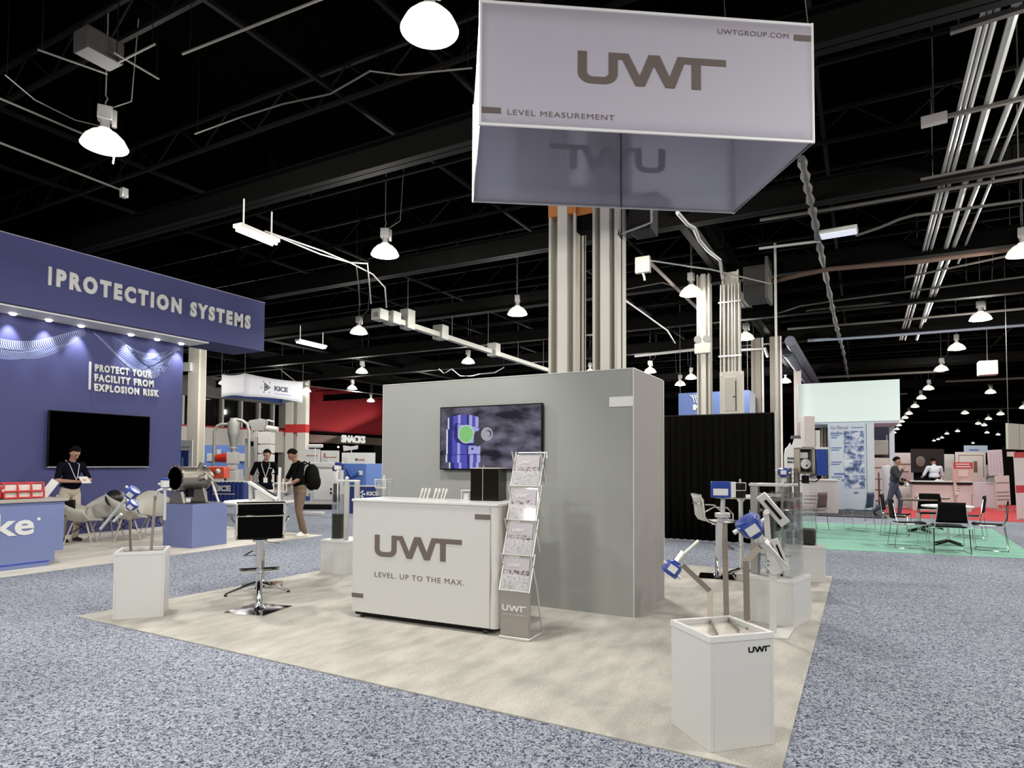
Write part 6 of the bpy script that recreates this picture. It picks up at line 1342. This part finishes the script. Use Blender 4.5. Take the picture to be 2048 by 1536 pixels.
tan_p = mat('trousers_tan', (.14, .095, .06), .9, bump=.6, bscale=18, var=.35, vscale=14); shoe_b = mat('shoe_black', (.01, .01, .01), .5); shoe_w = mat('shoe_white', (.68, .68, .66), .5)
lan = mat('lanyard_pale', (.60, .58, .58), .6)
# man behind the blue counter, looking down at a paper
J = dict(pelvis=(0, .02, .94), chest=(0, .0, 1.30), neck=(0, -.01, 1.48), head=(0, -.09, 1.625), face=(0.12, -.72, -.62), belly=.03,
         sh=((.185, .0, 1.41), (-.185, .0, 1.41)), el=((.27, -.10, 1.13), (-.28, -.08, 1.13)), ha=((.07, -.30, 1.12), (-.06, -.31, 1.11)),
         hip=((.09, .02, .88), (-.09, .02, .88)), kn=((.11, -.02, .49), (-.11, -.02, .49)), an=((.12, .02, .09), (-.12, .02, .09)), hdir=((-.6, -.7, .2), (.7, -.6, .1)))
t, h, fd, sd, hu = person('man in a navy polo shirt and khaki trousers reading a paper behind the blue counter', (-12.788,6.514,0), R(92), J, dict(shirt=navy_s, pants=khaki, skin=skin, shoes=shoe_b, belt=True))
G().tube([(.07, .06, 1.50), (.085, -.10, 1.42), (.03, -.155, 1.22), (0, -.17, 1.14)], .006, 6).obj('lanyard', lan, t); G().tube([(-.07, .06, 1.50), (-.085, -.10, 1.42), (-.03, -.155, 1.22), (0, -.17, 1.14)], .006, 6).obj('lanyard', lan, t)
p = tag(G().obj('x', lan) if False else G().at(0, 0, 0).box(-.07, -.004, -.09, .09, .0, .09).obj('held_paper', mat('paper_cream', (.66, .63, .58), .7), smooth=0), 'folded white paper held by the man in the navy polo', 'paper')
p.matrix_world = Matrix.Translation(t.location) @ Matrix.Rotation(R(92), 4, 'Z') @ Matrix.Translation((.01, -.39, 1.14)) @ Matrix.Rotation(R(-50), 4, 'X')
# man in the black polo facing the camera
J = dict(pelvis=(0, .02, .96), chest=(0, .0, 1.32), neck=(0, -.01, 1.50), head=(.03, -.07, 1.645), face=(-.45, -.75, -.42),
         sh=((.20, .0, 1.43), (-.20, .0, 1.43)), el=((.29, .0, 1.16), (-.31, .02, 1.16)), ha=((.27, -.16, .93), (-.33, -.14, .95)),
         hip=((.09, .02, .88), (-.09, .02, .88)), kn=((.11, -.02, .49), (-.11, -.02, .49)), an=((.12, .02, .09), (-.12, .02, .09)), hdir=((0, -.5, -.8), (0, -.5, -.8)))
t, h, fd, sd, hu = person('dark haired man in a black polo with a lanyard, behind the left high table', (-12.33,10.509,0), R(52), J, dict(shirt=black_s, pants=navy_s, skin=skin, shoes=shoe_b, curl=1.0))
for s in (1, -1): G().tube([(.07*s, .05, 1.52), (.09*s, -.11, 1.42), (.03*s, -.135, 1.22), (0, -.14, 1.12)], .007, 6).obj('lanyard', lan, t)
G().box(-.045, -.155, 1.0, .045, -.148, 1.12).obj('badge', label_w, t, smooth=0); G().box(.08, -.135, 1.33, .13, -.128, 1.345).obj('chest_mark', label_w, t, smooth=0)
g = G(); g.M = Matrix((sd, -fd, hu)).transposed().to_4x4(); g.M.translation = h; g.lathe([(.058, -.095), (.066, -.065), (.070, -.035)], 20); 
# visitor with the backpack
J = dict(pelvis=(0, .03, .96), chest=(0, -.02, 1.31), neck=(0, -.05, 1.48), head=(.0, -.12, 1.615), face=(-.15, -.75, -.62),
         sh=((.20, -.02, 1.41), (-.20, -.02, 1.41)), el=((.25, -.12, 1.13), (-.26, -.14, 1.13)), ha=((.14, -.33, .99), (-.12, -.35, .99)),
         hip=((.09, .03, .88), (-.09, .03, .88)), kn=((.12, -.03, .50), (-.10, .05, .49)), an=((.16, .08, .09), (-.12, .14, .09)), toe=((.1, -1, 0), (.5, -.9, 0)), hdir=((-.3, -.8, -.5), (.3, -.8, -.5)))
t, h, fd, sd, hu = person('visitor in black shirt and tan trousers wearing a backpack, behind the left high table', (-9.894,9.255,0), R(-22), J, dict(shirt=black_s, pants=tan_p, skin=skin2, shoes=shoe_w))
bp_m = mat('backpack_black', (.004, .004, .0035), .85, spec=.1, bump=.4, bscale=14)
bp = thing('backpack', 'bulky black backpack worn by the visitor in tan trousers', 'backpack', t.location, R(-22))
g = G(); g.ball((0, .27, 1.18), (.17, .15, .27), 20, 14); g.ball((0, .36, 1.08), (.13, .09, .16), 16, 10); g.obj('pack', bp_m, bp)
for s in (1, -1): G().tube([(.11*s, .20, 1.42), (.13*s, .06, 1.49), (.135*s, -.09, 1.42), (.14*s, -.14, 1.25), (.15*s, .02, 1.08), (.13*s, .16, 1.02)], .018, 8).obj('strap', bp_m, bp)
G().tube([(-.04, .20, 1.44), (0, .22, 1.49), (.04, .20, 1.44)], .010, 6).obj('grab_handle', bp_m, bp)
g = G()
for s, yy in ((.16, -.02), (.19, -.02), (.22, -.02)): pass
G().ball((.13, -.37, .93), (.05, .05, .06)).obj('x', white).name = 'paper_cup'
o = COL.objects['paper_cup']; tag(o, 'pale pink cup or wrap in the hands of the visitor with the backpack', 'cup'); o.matrix_world = Matrix.Translation(t.location) @ Matrix.Rotation(R(-22), 4, 'Z'); o.data.materials[0] = mat('pink_wrap', (.60, .45, .42), .6)
# far walking man in a dark jacket
J = dict(pelvis=(0, 0, .92), chest=(0, -.03, 1.27), neck=(0, -.05, 1.44), head=(0, -.08, 1.58), face=(0, -.95, -.3),
         sh=((.19, -.03, 1.37), (-.19, -.03, 1.37)), el=((.24, -.05, 1.10), (-.22, -.16, 1.14)), ha=((.16, -.28, 1.05), (-.08, -.24, 1.36)),
         hip=((.09, 0, .86), (-.09, 0, .86)), kn=((.10, -.14, .50), (-.10, .10, .48)), an=((.10, -.10, .09), (-.10, .50, .16)), toe=((0, -1, 0), (0, -.8, -.5)))
t, h, fd, sd, hu = person('far walking man in a dark jacket with a hand at his chin', (0.793,21.199,0), R(75), J, dict(shirt=mat('jacket_dark', (.02, .022, .025), .8), pants=mat('jeans', (.05, .055, .09), .85), skin=skin, shoes=shoe_b, sleeve=2), voxel=.012)
G().prism([(-.03, 1.05), (.03, 1.05), (.05, 1.40), (-.05, 1.40)], .01, 'y', -.165).obj('shirt_front', white, t, smooth=0)
# man in the white shirt at the far counter, from behind
J = dict(pelvis=(0, 0, .95), chest=(0, 0, 1.30), neck=(0, -.01, 1.47), head=(0, -.05, 1.60), face=(.2, -.9, -.35), belly=.02,
         sh=((.20, 0, 1.40), (-.20, 0, 1.40)), el=((.30, -.06, 1.15), (-.30, -.10, 1.14)), ha=((.25, -.28, 1.08), (-.20, -.30, 1.08)),
         hip=((.09, 0, .88), (-.09, 0, .88)), kn=((.10, -.02, .49), (-.10, -.02, .49)), an=((.11, 0, .09), (-.11, 0, .09)))
t, h, fd, sd, hu = person('man in a white shirt seen from behind at the far white counter', (2.206,26.607,0), R(200), J, dict(shirt=mat('shirt_white', (.60, .64, .72), .8), pants=black_s, skin=skin, shoes=shoe_b, sleeve=2, belt=True), voxel=.012)
t = thing('paper_roll', 'long white rolled tube held across the man in the white shirt', 'roll', (0, 0, 0)); G().cyl((1.649,25.552,0.527), (2.275,25.875,0.951), .085, n=18).obj('tube', mat('roll_white', (.58, .56, .54), .7), t); G().cyl((2.305,25.891,0.951), (2.819,26.181,0.718), .07, .05, n=16).obj('tube', MATS['roll_white'], t)
